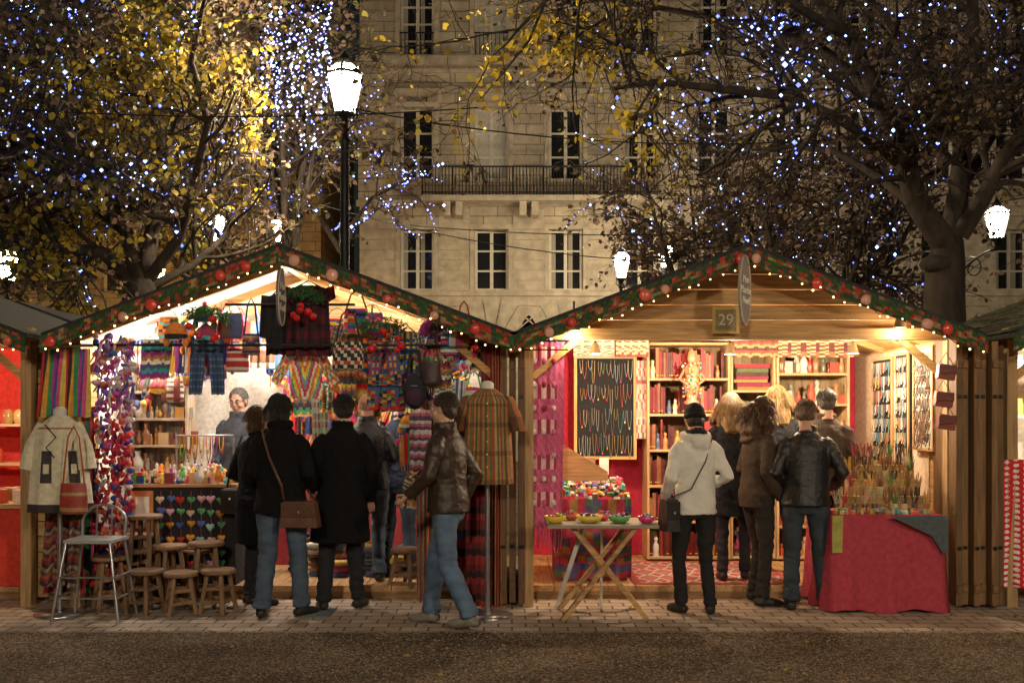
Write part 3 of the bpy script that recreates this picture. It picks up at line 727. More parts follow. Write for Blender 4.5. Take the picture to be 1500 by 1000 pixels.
def make_eyes():
    mb=MB()
    for s in(-1,1):
        mb.ball((s*.031,.078,.003),(.013,.011,.009),gloss,(.7,.68,.65),n=10); mb.ball((s*.031,.0875,.003),(.006,.003,.006),gloss,(.03,.02,.015),n=8)
        mb.tube([(s*.016,.09,.024),(s*.032,.089,.029),(s*.047,.08,.024)],[.004,.005,.003],hairm,(.06,.04,.03),n=5)
    return mb
def make_hand():
    mb=MB()
    mb.tube([(0,0,.03),(0,0,0),(0,.002,-.04),(0,.002,-.085)],[.024,.026,.04,.037],skin,n=12,ell=.42)
    for i,(yo,L) in enumerate([(.028,.072),(.009,.082),(-.01,.076),(-.028,.058)]):
        p=Vector((0,yo,-.08)); pts=[p+Vector((0,0,.02)),p]; a=.1
        for k,f in enumerate((.45,.32,.23)):
            a+=.3+.06*i; p=p+Vector((-math.sin(a),yo*.1,-math.cos(a)))*L*f; pts.append(p)
        mb.tube(pts,[.009,.0095,.009,.008,.0065],skin,n=7)
    mb.tube([(0,.02,-.02),(-.008,.045,-.045),(-.018,.055,-.07),(-.026,.056,-.092)],[.014,.012,.01,.008],skin,n=7)
    return remesh(mb,.0035,2,mats=[skin])
HAND=make_hand()
def wr(A,sz=9.,zr=1.1):
    o=U(0,50)
    def f(p):
        q=Vector((p.x*sz,p.y*sz,p.z*sz*zr+o)); a=noise.noise(q); q2=Vector((p.x*sz*.6+o,p.y*sz*.6,p.z*sz*zr*1.1+p.x*6)); r=1-abs(noise.noise(q2))*2.2
        return A*(a*.9+r*.6-.3)
    return f
def person(name,px,Y,z,H,yaw,top,pants,hair,arms=None,legs=None,lean=.06,head=(0,-.25),build=1.,shoe=(.02,.018,.016),bag=None,shw=1.,glasses=False,wrk=.0075,tilt=0.):
    """top=(colour,material,hem_z,hem_rx,style)  local frame: +Y forward; tilt = sideways sway of the trunk"""
    s=H/1.75
    e=empty(name,(px if isinstance(px,float) else X(px,Y),Y,z),yaw=math.radians(yaw),scale=s)
    cl,sl_=math.cos(lean),math.sin(lean)
    def bend(p):
        if p[2]<.95: return Vector(p)
        dz=p[2]-.95; return Vector((p[0]+tilt*dz*(1.2-dz),p[1]*cl+dz*sl_,.95+dz*cl-p[1]*sl_))
    def brings(mb,rg,n=20):
        vs=[];fs=[]
        for (zz,rx,ry,yo) in rg:
            for k in range(n):
                t=2*math.pi*k/n; c=math.cos(t);q=math.sin(t)
                vs.append(bend((c*rx,q*ry+yo,zz)))
        for i in range(len(rg)-1):
            for k in range(n):
                k2=(k+1)%n; fs.append((i*n+k,i*n+k2,(i+1)*n+k2,(i+1)*n+k))
        fs.append(tuple(reversed(range(n)))); fs.append(tuple(range((len(rg)-1)*n,len(rg)*n)))
        mb.add(vs,fs,cloth)
    arms=arms or [((.245,-.05+U(-.03,.03),1.13+U(-.02,.02)),(.2-U(0,.05),.17,1.02+U(-.04,.06))),((-.245,-.05+U(-.03,.03),1.13+U(-.02,.02)),(-.2+U(0,.05),.17,1.02+U(-.04,.06)))]
    if legs is None:
        k=rnd.choice([-1,1]); f1=U(.05,.1); f2=U(-.05,0); sp_=U(.1,.14)
        legs=[((.1,0,.92),(.105,.03+(f1*.9 if k>0 else 0),.49),(sp_,(f1 if k>0 else f2)-.02,.09),U(4,22)),((-.1,0,.92),(-.105,.03+(f1*.9 if k<0 else 0),.49),(-sp_,(f1 if k<0 else f2)-.02,.09),-U(4,22))]
    w=.172*shw
    AR=[]
    for i,(el,wrr) in enumerate(arms):
        sg=1 if i==0 else -1
        AR.append((bend((sg*w*.9,0,1.39+sg*tilt*.1)),Vector(el)+Vector((tilt*.15,0,0)),Vector(wrr)))
    B=build
    mb=MB()
    brings(mb,[(.84,.12*B,.09,0),(.93,.15*B,.11,0),(1.08,.13*B,.095,0),(1.25,.15*B,.105,0),(1.36,.145*shw,.1,0),(1.42,.11,.08,0),(1.48,.06,.062,0),(1.56,.055,.058,.01)])
    for a,el,wrr in AR: mb.tube([a,el,wrr],[.05,.038,.026],skin,n=10)
    for h,k,a,_ in legs: mb.tube([h,k,a],[.075,.05,.035],skin,n=10); 
    me=remesh(mb,.016,3,mats=[skin]); child(me,'body',e)
    pc,pm,pw=pants
    mb=MB(); brings(mb,[(.8,.13*B,.105,0),(.88,.158*B,.128,-.004),(.96,.165*B,.128,-.004),(1.03,.15*B,.118,0)])
    for h,k,a,_ in legs:
        h=Vector(h);k=Vector(k);a=Vector(a); d=(a-k)
        mb.tube([h+Vector((0,0,.02)),h.lerp(k,.3),h.lerp(k,.7),k,k+d*.35,k+d*.8,a+d*.02],[.09*B,.092*B,.078,.07*pw,.066*pw,.062*pw,.068*pw],cloth,n=14)
    def lw(p,f=wr(.01,10,1.9)): return f(p)*(1.2 if (p.z<.25 or .42<p.z<.58) else .7)
    me=remesh(mb,.012,3,disp=lw,mats=[pm]); setcol(me,pc); child(me,'trousers',e)
    mb=MB()
    for h,k,a,ya in legs:
        a=Vector(a); t=math.radians(ya); f=Vector((math.sin(t),math.cos(t),0)); gz=a.z-.09
        pts=[a+f*d_ for d_ in(-.07,-.03,.03,.1,.16,.185)]
        zs=[.045,.05,.05,.035,.027,.024]; 
        pts=[Vector((p.x,p.y,gz+q)) for p,q in zip(pts,zs)]
        mb.tube(pts,[.03,.042,.044,.042,.034,.018],cloth,n=12,ell=.95)
        mb.tube([a+Vector((0,0,.03)),a-Vector((0,0,.05))],[.042,.045],cloth,n=10)
    me=remesh(mb,.009,2,mats=[leather]); setcol(me,shoe)
    for v in me.vertices: v.co.z=max(v.co.z,.004)
    child(me,'shoes',e)
    tcx,tm,hz_,hr,style=top
    mb=MB()
    rg=[(hz_,hr*B,hr*.8*B,0)]
    if hz_<.7: rg.append((.8,(hr*.5+.095)*B,.15*B,0))
    rg+=[(.93,.188*B,.148*B,0),(1.06,.172*B,.136*B,0),(1.2,.182*B,.14,0),(1.31,.186*shw,.136,-.005),(1.385,.168*shw,.118,-.005),(1.44,.118*shw,.096,-.002),(1.48,.084,.08,.0),(1.515,.072,.074,.004)]
    brings(mb,[r for r in rg if r[0]>=hz_])
    if style=='hood':
        for k in range(9):
            t=math.pi*(k/8)+math.pi; mb.ball(bend((.1*math.cos(t),.1*math.sin(t)*.9+.005,1.475-.025*abs(math.sin(t)))),(.042,.042,.045),cloth,n=10)
        mb.ball(bend((0,-.115,1.41)),(.085,.045,.07),cloth,n=12)
    elif style=='collar':
        for k in range(14):
            t=2*math.pi*k/14; mb.ball(bend((.074*math.cos(t),.074*math.sin(t)+.002,1.5)),(.018,.018,.034),cloth,n=8)
    elif style=='scarf':
        for k in range(14):
            t=2*math.pi*k/14; mb.ball(bend((.074*math.cos(t),.074*math.sin(t),1.505+.01*math.sin(3*t))),(.034,.034,.034),cloth,n=8)
    for a,el,wrr in AR:
        m1=a.lerp(el,.5); m2=el.lerp(wrr,.5)
        mb.tube([a+Vector((-.03 if a.x>0 else .03,0,.012)),a.lerp(el,.18),m1,el,m2,wrr],[.062,.07,.062,.056,.05,.045],cloth,n=12)
    fj=wr(wrk,8,1.15); fs_=wr(wrk*.6,20,1.6)
    me=remesh(mb,.0115,3,disp=lambda p:fj(p)+fs_(p),mats=[tm]); setcol(me,tcx); child(me,'jacket',e)
    for i,(a,el,wrr) in enumerate(AR):
        q=Vector((0,0,-1)).rotation_difference(wrr-el); sgn=1 if i==0 else -1
        M=Matrix.Translation(wrr+(wrr-el).normalized()*.012)@q.to_matrix().to_4x4()@Matrix.Diagonal((sgn,1,1,1))
        child(HAND,'hand',e,M)
    hp=bend((0,.012,1.625)); M=Matrix.Translation(hp)@Matrix.Rotation(math.radians(head[0]),4,'Z')@Matrix.Rotation(head[1],4,'X')
    child(HEAD,'head',e,M)
    ey=make_eyes()
    if glasses:
        for sx_ in(-1,1): ey.tube([(sx_*.032+.019*math.cos(t),.1,.003+.014*math.sin(t)) for t in np.linspace(0,6.283,14)],.0022,iron,n=4,cap=False); ey.tube([(sx_*.05,.1,.005),(sx_*.078,.0,.005)],.002,iron,n=4)
        ey.tube([(-.013,.1,.004),(.013,.1,.004)],.0022,iron,n=4)
    o=ey.build('eyes',e); o.matrix_local=M
    hs,hc=hair
    hb=MB(); amp=.006
    if hs in('short','bob','long','curly'):
        hb.ball((0,-.024,.034),(.083,.097,.09),hairm,n=18); hb.ball((0,-.052,-.02),(.073,.056,.072),hairm,n=16)
        for sg in(-1,1): hb.ball((sg*.068,-.02,.01),(.015,.038,.045),hairm,n=8)
    if hs=='bob': hb.ball((0,-.04,-.05),(.09,.08,.095),hairm,n=16); amp=.01
    if hs in('long','curly'):
        k=1.22 if hs=='curly' else 1.
        amp=.028 if hs=='curly' else .012
        hb.tube([(0,-.04,.0),(0,-.055,-.1),(0,-.085,-.2),(0,-.1,-.28)],[.088*k,.094*k,.088*k,.05*k],hairm,n=14,ell=.75)
        for sg in(-1,1): hb.tube([(sg*.07,-.01,.03),(sg*.09*k,-.0,-.07),(sg*.095*k,.01,-.17),(sg*.085,.02,-.24)],[.03*k,.035*k,.032*k,.012],hairm,n=8)
    if hs=='bald': hb.ball((0,-.04,.0),(.079,.064,.06),hairm,n=16); amp=.004
    if hs=='beanie': hb.ball((0,-.012,.036),(.087,.103,.098),hairm,n=18); hb.tube([(.083*math.cos(t),-.014+.098*math.sin(t),.012) for t in np.linspace(0,6.283,20)],.011,hairm,n=7,ell=1.8); amp=.0025
    oo=U(0,90)
    fr=28 if hs!='curly' else 20
    me=remesh(hb,.007,2,disp=lambda p:amp*(noise.noise(Vector((p.x*fr+oo,p.y*fr,p.z*fr*(.45 if hs!='curly' else .9))))+.2),mats=[knit if hs=='beanie' else hairm]); setcol(me,hc)
    child(me,'hair' if hs!='beanie' else 'beanie',e,M)
    if hs=='beanie':
        sb=MB(); sb.ball((0,-.035,-.03),(.078,.07,.07),hairm,(.03,.02,.015),n=14)
        for k in range(14):
            t=2*math.pi*k/14; sb.ball((.07*math.cos(t),.07*math.sin(t)-.02,-.125+.008*math.sin(3*t)),(.03,.03,.028),knit,(.02,.02,.022),n=8)
        o=sb.build('hair_and_scarf',e); o.matrix_local=M
    if hs in('bob','long','curly','short'):
        sb=MB(); nS={'short':260,'bob':260,'long':320,'curly':460}[hs]; Ls={'short':.035,'bob':.11,'long':.25,'curly':.26}[hs]
        for i in range(nS):
            t=U(math.pi*.9,math.pi*2.1) if rnd.random()<.85 else U(0,6.28); ph=math.acos(U(.05,1.))
            sx_=Vector((math.cos(t)*math.sin(ph),math.sin(t)*math.sin(ph),math.cos(ph)))
            p=Vector((.084*sx_.x,-.024+.098*sx_.y,.034+.091*sx_.z))
            if p.y>.045 and p.z<.09: continue
            d=Vector((sx_.x*.7,sx_.y*.7,-.25)); pts=[p]; n=5; wv=.9 if hs=='curly' else .22
            for k in range(n):
                d=(d*.8+Vector((U(-wv,wv),U(-wv,wv)-.02,-.55))*.6); d.normalize(); p=p+d*Ls*U(.7,1.1)/n
                if p.z>.03:
                    rr=math.sqrt((p.x/.086)**2+((p.y+.024)/.1)**2+((p.z-.034)/.093)**2)
                    if rr<1.0 or rr>1.06: c0=Vector((0,-.024,.034)); p=c0+(p-c0)*(1.02/rr)
                else:
                    rr=math.hypot(p.x/.086,(p.y+.03)/.095)
                    if rr<1.0: p=Vector((p.x/rr,(p.y+.03)/rr-.03,p.z))
                pts.append(p)
            sb.tube(pts,.002,hairm,tuple(min(1,c*U(.7,1.6)) for c in hc),n=3,cap=False)
        o=sb.build('hair_strands',e); o.matrix_local=M
    if bag:
        bc,(bx_,by_,bz_),(bw,bd,bh),(sx,sy)=bag
        bm=MB(); bm.box((0,0,0),(bw,bd,bh),leather,bc,tap=.82); bm.box((0,-bd*.52,bh*.18),(bw*.9,.012,bh*.55),leather,tuple(c*.8 for c in bc)); 
        off=Vector((bx_,by_,bz_))
        bm.v=[tuple(Vector(v)+off) for v in bm.v]
        p0=off+Vector((-bw*.42,0,bh*.45)); p1=off+Vector((bw*.42,0,bh*.45))
        sh_=bend((sx,sy,1.455))
        if sx*bx_<0:
            path=[p0,off.lerp(sh_,.35)+Vector((0,-.15,0)),off.lerp(sh_,.7)+Vector((0,-.15,0)),sh_+Vector((0,-.05,.015)),sh_+Vector((0,.05,.015)),bend((sx*.3,.155,1.3)),Vector((bx_*.6,.165,1.05)),p1]
        else:
            path=[p0,p0.lerp(sh_,.6)+Vector((0,-.06,0)),sh_+Vector((0,-.03,.02)),sh_+Vector((0,.05,.02)),p1.lerp(sh_,.5)+Vector((0,.1,0)),p1]
        bm.tube(path,.011,leather,bc,n=5,ell=.5)
        bm.ball(off+Vector((0,-bd*.6,bh*.1)),.012,steel,n=6)
        bm.build('handbag',e,bevel=.02)
    return e
denim=mat('denim',None,.85,var=.3,ns=9,bump=.25,bs=150)
wool=mat('wool_coat',None,.95,var=.25,ns=40,bump=.3,bs=160,spec=.15)
smoothc=mat('fleece',None,.95,var=.07,ns=12,bump=.25,bs=90)
BLK=(.007,.0065,.008)
person('woman_in_black_coat',372,8.42,0,1.70,-30,(BLK,wool,.55,.2,'collar'),((.015,.015,.02),denim,.85),('bob',(.09,.045,.02)),head=(-25,-.1),build=.9,shw=.92,bag=((.012,.01,.01),(-.27,.05,.9),(.26,.12,.22),(-.16,0)),tilt=.06)
person('woman_in_black_coat',412,7.93,0,1.79,-4,(BLK,wool,.82,.215,'scarf'),((.06,.085,.13),denim,1.05),('bob',(.015,.012,.01)),build=1.06,head=(-12,-.05),bag=((.1,.04,.018),(.19,-.13,.82),(.3,.11,.2),(-.13,0)),legs=[((.1,0,.92),(.12,.05,.49),(.15,.04,.09),28),((-.1,0,.92),(-.11,.02,.49),(-.14,-.05,.09),-8)],tilt=-.05)
person('man_in_black_overcoat',499,8.24,0,1.79,6,(BLK,wool,.56,.235,'collar'),((.012,.012,.016),denim,.95),('short',(.012,.01,.01)),arms=[((.25,-.04,1.12),(.24,.06,.88)),((-.25,-.06,1.14),(-.17,.13,.96))],head=(14,-.1),build=1.05,tilt=.04)
person('man_in_leather_jacket',541,8.82,.12,1.70,18,((.018,.018,.021),leather,.86,.19,'collar'),((.08,.11,.15),denim,1.),('bald',(.3,.2,.1)),head=(15,-.05),build=1.02,tilt=-.05)
person('man_in_blue_jacket',582,9.15,.12,1.72,-10,((.02,.03,.06),cloth,.84,.19,'collar'),((.04,.055,.09),denim,.95),('short',(.04,.03,.02)),build=.98,lean=.15)
person('man_walking_in_brown_jacket',657,7.55,0,1.79,70,((.04,.022,.014),leather,.86,.195,'collar'),((.09,.14,.22),denim,1.1),('short',(.035,.02,.012)),
 arms=[((.235,-.12,1.14),(.22,-.02,.91)),((-.235,.05,1.13),(-.22,.22,.99))],lean=.05,head=(8,-.05),shoe=(.2,.18,.15),
 legs=[((.09,0,.92),(.1,.14,.52),(.1,.19,.095),0),((-.09,0,.92),(-.1,-.03,.5),(-.1,-.22,.12),0)])
person('stallholder',X(352,9.7),9.7,.12,1.76,172,((.05,.06,.08),cloth,.86,.19,'collar'),((.03,.03,.04),denim,1.),('short',(.12,.11,.1)),head=(0,-.2),build=1.,glasses=True)
person('woman_in_white_jacket',1018,8.08,0,1.71,14,((.68,.64,.58),smoothc,.83,.195,'hood'),((.013,.012,.014),denim,.85),('beanie',(.012,.011,.012)),
 arms=[((.25,-.09,1.14),(.16,.14,1.05)),((-.25,-.07,1.13),(-.22,.12,.97))],build=.95,shw=.97,bag=((.015,.013,.013),(-.24,-.02,.83),(.12,.2,.26),(.13,0)),head=(-8,-.2),tilt=.05)
person('woman_with_blonde_hair',1075,9.0,.12,1.70,-10,((.02,.02,.025),wool,.6,.19,'scarf'),((.02,.02,.03),denim,.85),('long',(.3,.19,.08)),build=.92,shw=.92,tilt=-.08)
person('woman_in_brown_jacket',1108,8.5,0,1.77,-72,((.045,.028,.018),cloth,.82,.185,'collar'),((.02,.016,.013),denim,.9),('curly',(.075,.035,.018)),head=(-10,-.2),build=.94,shw=.94,
 arms=[((.24,-.05,1.12),(.22,.1,.9)),((-.23,.0,1.13),(-.15,.2,1.0))],lean=.1)
person('woman_with_blonde_hair',1140,9.45,.12,1.78,10,((.03,.03,.035),wool,.7,.19,'scarf'),((.02,.02,.03),denim,.85),('long',(.34,.22,.09)),build=.9,shw=.92)
person('man_in_black_leather_jacket',1180,8.24,0,1.75,-8,((.014,.013,.014),leather,.87,.2,'collar'),((.03,.04,.055),denim,1.03),('short',(.1,.055,.03)),
 arms=[((.28,-.06,1.14),(.24,.16,1.0)),((-.26,-.06,1.14),(-.2,.16,1.0))],head=(-10,-.35),build=1.05,legs=[((.1,0,.92),(.12,.02,.49),(.16,.02,.09),35),((-.1,0,.92),(-.105,.02,.49),(-.12,-.03,.09),-5)],lean=.12,tilt=.05)
person('man_in_brown_coat',1213,8.93,.12,1.73,-15,((.06,.042,.03),cloth,.8,.2,'collar'),((.03,.03,.035),denim,1.),('short',(.06,.05,.045)),build=1.05,head=(10,-.2),tilt=-.05)
print('people',time.time()-T0)
# ---------------------------------------------------------------- furniture
def stool(px,Y,h,r=.15,z=0,cc=None):
    x=X(px,Y) if not isinstance(px,float) else px; k=U(.7,1.25); cc=(.19*k,.105*k,.055*k)
    mb=MB(); mb.lathe([(r*.93,h-.035),(r,h-.03),(r,h-.008),(r*.94,h)],(x,Y,z),wx,cc,n=22)
    a0=U(0,1.5); sp=r*1.05
    leg=[]
    for k in range(4):
        a=a0+k*math.pi/2; t=Vector((x+r*.62*math.cos(a),Y+r*.62*math.sin(a),z+h-.036)); b_=Vector((x+sp*math.cos(a),Y+sp*math.sin(a),z+.002))
        mb.beam(b_,t,.032,.032,wz,cc); leg.append((b_,t))
    for q in(.3,.62):
        for k in range(4):
            A=leg[k][0].lerp(leg[k][1],q); B=leg[(k+1)%4][0].lerp(leg[(k+1)%4][1],q+.04); mb.beam(A,B,.018,.03,wx,cc)
    mb.build('wooden_stool',bevel=.003)
for px,Y,h in[(212,8.35,.78),(162,8.25,.45),(198,8.5,.6),(214,8.1,.36),(248,8.42,.52),(265,8.1,.34),(302,8.38,.55),(320,8.12,.36),(235,8.7,.45),(160,8.6,.6),(285,8.68,.45)]: stool(px,Y,h,r=.15 if h>.4 else .14)
stool(597,8.8,.32,z=.12)
mb=MB(); Y=7.85; x=X(140,Y); sw=.17; sh2=.62
for s in(-1,1):
    mb.tube([(x+s*(sw+.09),Y-.2,.005),(x+s*sw,Y-.14,sh2),(x+s*sw,Y-.13,sh2+.02)],.013,steel,n=8)
    mb.tube([(x+s*(sw+.08),Y+.2,.005),(x+s*sw,Y+.15,sh2),(x+s*(sw+.005),Y+.17,sh2+.16)],.013,steel,n=8)
mb.tube([(x+(sw+.005)*math.cos(t),Y+.175,sh2+.14+.13*math.sin(t)) for t in np.linspace(0,math.pi,14)],.013,steel,n=8)
for q in(-.06,.06): mb.tube([(x+q,Y+.16,sh2),(x+q,Y+.175,sh2+.26)],.008,steel,n=6)
mb.box((x,Y,sh2+.012),(2*sw+.03,.32,.03),paint,(.3,.3,.3))
for zz,k in((.2,.075),(.36,.05)):
    for s in(-1,1): mb.tube([(x+s*(sw+k),Y-.18,zz),(x+s*(sw+k),Y+.18,zz)],.009,steel,n=6)
    mb.tube([(x-(sw+k),Y-.18,zz),(x+(sw+k),Y-.18,zz)],.009,steel,n=6)
mb.build('metal_bar_chair',bevel=.006)
mb=MB(); Y=8.0; xa,xb=X(800,Y),X(958,Y); zt=.76
mb.bx(xa,xb,Y-.28,Y+.3,zt-.03,zt,wx,(.3,.24,.18))
for yy in(Y-.22,Y+.24):
    mb.beam((xa+.12,yy,.01),(xb-.18,yy,zt-.032),.035,.06,wx,(.42,.24,.1),up=(0,1,0)); mb.beam((xb-.08,yy+.04,.01),(xa+.2,yy+.04,zt-.032),.035,.06,wx,(.42,.24,.1),up=(0,1,0))
mb.tube([((xa+xb)/2,Y-.24,.38),((xa+xb)/2,Y+.28,.38)],.018,wy,(.42,.24,.1))
for s in(-.25,.12): mb.beam((xa+.35+s,Y+.33,.01),(xa+.42+s*.4,Y+.2,zt-.04),.02,.035,paint,(.6,.58,.54))
mb.build('trestle_table',bevel=.003)
mb=MB()
for px,c,r in[(812,(.75,.5,.05),.09),(862,(.7,.55,.1),.11),(905,(.12,.35,.1),.09),(943,(.6,.05,.2),.07),(838,(.5,.12,.05),.06),(885,(.65,.1,.1),.06)]:
    x=X(px,Y); yy=Y-.12+(.2 if r<.065 else U(-.05,.05))
    mb.lathe([(r*.5,0),(r*.85,.02),(r,.055),(r*.96,.055),(r*.8,.025),(r*.01,.022)],(x,yy,zt+.002),gloss,c,n=18,cap=False)
    for k in range(22): a=U(0,6.28);q=U(0,r*.7); mb.ball((x+q*math.cos(a),yy+q*math.sin(a),zt+.04+U(0,.03)),U(.01,.02),gloss,rc(),n=5)
mb.build('bowls_of_trinkets')
mb=MB(); xa,xb=X(1212,8.2),X(1374,8.2); ya,yb=8.12,8.75; zt=.8
def tablecloth(mb,xa,xb,ya,yb,z0,zt,colfn,m=cloth,fold=.02):
    n=120
    pts=[]
    for i in range(n):
        t=i/n*4; k=int(t);f=t-k
        c=[(xa,ya),(xb,ya),(xb,yb),(xa,yb)]; a=c[k];b_=c[(k+1)%4]; pts.append((a[0]+(b_[0]-a[0])*f,a[1]+(b_[1]-a[1])*f,k,f))
    vs=[];fs=[];cs=[];R=14
    for j in range(R+1):
        v=j/R
        for i,(px_,py_,k,f) in enumerate(pts):
            w_=fold*v*(math.sin(i*.5)+.6*math.sin(i*1.3+1)+.8*noise.noise(Vector((i*.2,v*3,0)))); dx,dy=[(0,-1),(1,0),(0,1),(-1,0)][k]
            vs.append((px_+dx*w_+dx*.04*v,py_+dy*w_+dy*.04*v,zt-(zt-z0)*v+(.015*math.sin(i*.35) if j==R else 0)))
    for j in range(R):
        for i in range(n): i2=(i+1)%n; fs.append((j*n+i,(j+1)*n+i,(j+1)*n+i2,j*n+i2)); cs.append(colfn(i/n*4,j/R))
    mb.add(vs,fs,m,cs,True); mb.add(vs[:n],[tuple(range(n))],m,colfn(0,0))
tablecloth(mb,xa,xb,ya,yb,.02,zt,lambda u,v:(.4,.045,.07),fold=.024)
mb.panel([(xa+.45,zt),(xb-.12,zt-.16),(xb-.03,zt-.3)],[(xb+.005,zt),(xb+.01,zt-.16),(xb+.012,zt-.305)],ya-.085,lambda u,v:(.08,.1,.11),nu=8,nv=10,fold=.006)
mb.panel([(xa-.01,zt+.0),(xa-.01,zt-.3)],[(xa+.08,zt+.0),(xa+.07,zt-.3)],ya-.075,lambda u,v:(.35,.32,.08),nu=6,nv=8,fold=.006)
mb.build('table_with_red_cloth')
mb=MB()
for row,(yy,zz) in enumerate([(8.3,zt),(8.45,zt+.13),(8.6,zt+.26),(8.7,zt+.38)]):
    if row: mb.bx(xa+.1+row*.1,xb-.02,yy-.06,yy+.08,zt+.002,zz,wx,(.4,.25,.12))
    for k in range(10-row):
        x=xa+.1+row*.1+(xb-xa-.16-row*.1)*k/(9-row)+U(-.012,.012)
        mb.lathe([(.022,0),(.026,.07),(.024,.075)],(x,yy,zz+.001),gloss,rc([(.3,.15,.07),(.2,.1,.05),(.4,.35,.2),(.1,.05,.03)]),n=8)
        c=rc([(.3,.15,.04),(.45,.28,.08),(.1,.18,.05),(.35,.06,.05),(.2,.1,.04),(.4,.33,.2),(.08,.05,.03)])
        for q in range(13): a=U(0,6.28); mb.tube([(x+.008*math.cos(a),yy+.008*math.sin(a),zz+.02),(x+U(-.04,.04),yy+U(-.02,.02),zz+U(.13,.2))],.003,cloth,tuple(w_*U(.6,1.3) for w_ in c),n=3)
mb.build('incense_stick_display')
mb=MB()
for k in range(110):
    x=U(xa+.03,xb-.05); y=U(ya+.02,ya+.16); c=rc([(.5,.35,.15),(.6,.1,.08),(.1,.3,.3),(.6,.55,.45),(.2,.1,.06),(.45,.3,.05)])
    if rnd.random()<.5: mb.box((x,y,zt+.015),(U(.02,.05),U(.02,.04),.026),paint,c,rot=Matrix.Rotation(U(0,3),3,'Z'))
    else: mb.lathe([(.012,0),(.018,.015),(.01,.03),(.013,.045)],(x,y,zt+.002),gloss,c,n=7)
mb.build('small_trinkets')
# ---------------------------------------------------------------- right stall goods
def rx(px,Y=10.5): return X(px,Y)
mb=MB()
def shelfunit(mb,x0,x1,z0,z1,y0,y1,n,c=(.5,.32,.16)):
    mb.bx(x0,x0+.025,y0,y1,z0,z1,wz,c); mb.bx(x1-.025,x1,y0,y1,z0,z1,wz,c); mb.bx(x0+.025,x1-.025,y1-.015,y1-.002,z0,z1,wz,tuple(q*.6 for q in c))
    zs=[z0+(z1-z0-.025)*k/n for k in range(n+1)]
    for z in zs: mb.bx(x0+.025,x1-.025,y0+.004,y1-.016,z,z+.025,wx,c)
    return zs
def figurine(mb,x,y,z,h,c):
    k=rnd.random()
    if k<.6: mb.lathe([(.3*h*.6,0),(.28*h*.6,.08*h),(.14*h,.2*h),(.19*h,.4*h),(.15*h,.6*h),(.07*h,.72*h),(.12*h,.82*h),(.1*h,.93*h),(.03*h,h)],(x,y,z),gloss,c,n=9)
    elif k<.8: mb.lathe([(.12*h,0),(.25*h,.2*h),(.28*h,.45*h),(.12*h,.75*h),(.15*h,.95*h)],(x,y,z),gloss,c,n=10)
    else: mb.box((x,y,z+h*.3),(h*.5,h*.3,h*.6),paint,c)
x0,x1=rx(948,10.2),rx(1070,10.2); zs=shelfunit(mb,x0,x1,.14,2.36,10.2,10.6,6); mb.build('bookshelf',bevel=.003)
mb=MB()
for z in zs[:-1]:
    x=x0+.03; H_=(zs[1]-zs[0])
    while x<x1-.06:
        if rnd.random()<.14:
            w_=U(.05,.08); figurine(mb,x+w_/2,10.28,z+.026,U(.12,.2),rc([(.6,.5,.35),(.4,.2,.08),(.6,.56,.5),(.1,.12,.2),(.45,.3,.08)])); x+=w_; continue
        w_=U(.018,.04); h=H_*U(.62,.86); c=rc([(.22,.015,.02),(.28,.02,.03),(.14,.015,.018),(.24,.03,.02),(.1,.02,.02),(.3,.12,.05)]); mb.bx(x,x+w_-.002,10.24+U(0,.03),10.45,z+.027,z+.027+h,leather,c)
        if rnd.random()<.4: mb.bx(x+.003,x+w_-.005,10.235,10.2395,z+.05,z+.06,gloss,(.6,.45,.1))
        x+=w_
mb.build('red_leather_notebooks')
mb=MB(); x0,x1=rx(1138,10.2),rx(1245,10.2); zs=shelfunit(mb,x0,x1,.14,2.36,10.2,10.6,7,(.5,.34,.18)); 
x2,x3=rx(1071,10.2),rx(1137,10.2); zs2=shelfunit(mb,x2,x3,.14,2.3,10.22,10.6,5); mb.build('display_cabinet',bevel=.003)
mb=MB()
for z in zs[:-1]:
    for k in range(11): figurine(mb,x0+.06+(x1-x0-.12)*k/10,10.3+U(-.05,.08),z+.027,U(.1,.25),rc([(.5,.4,.25),(.4,.2,.08),(.6,.55,.45),(.25,.1,.05),(.15,.15,.1),(.5,.08,.05)]))
for z in zs2[:-1]:
    zz=z+.027
    for k in range(7):
        h=U(.03,.05); xo=U(0,.04); mb.bx(x2+.04+xo,x3-.04-U(0,.05),10.24+U(0,.04),10.5,zz,zz+h-.003,cloth,rc([(.3,.04,.05),(.1,.06,.04),(.4,.2,.06),(.1,.12,.06),(.3,.05,.1),(.4,.33,.2),(.06,.06,.12)])); zz+=h
mb.build('carved_figurines_and_textiles')
mb=MB()
for a,b_,p in[(840,900,patches([(.55,.5,.42),(.35,.3,.22),(.15,.2,.15)],12)),(902,950,patches([(.5,.45,.35),(.25,.08,.06),(.5,.3,.15)],12)),(1075,1140,zig([(.4,.08,.06),(.4,.28,.12),(.12,.05,.05)],8)),(1140,1250,patches([(.4,.15,.08),(.6,.5,.3),(.15,.05,.05)],16))]:
    xa_,xb_=rx(a,10.15),rx(b_,10.15); mb.panel([(xa_,Z(488,10.15)),(xa_,Z(523,10.15))],[(xb_,Z(488,10.15)),(xb_,Z(523,10.15))],10.15,p,nu=40,nv=18,fold=.006)
mb.build('tapestry_valances')
mb=MB(); Yb=10.3; xa_,xb_=rx(845,Yb),rx(928,Yb); za,zb=Z(668,Yb),Z(525,Yb)
mb.bx(xa_,xb_,Yb,Yb+.02,za,zb,cloth,(.012,.012,.013))
for s in((xa_-.03,xa_,za-.03,zb+.03),(xb_,xb_+.03,za-.03,zb+.03)): mb.bx(s[0],s[1],Yb-.02,Yb+.025,s[2],s[3],wz,(.5,.3,.12))
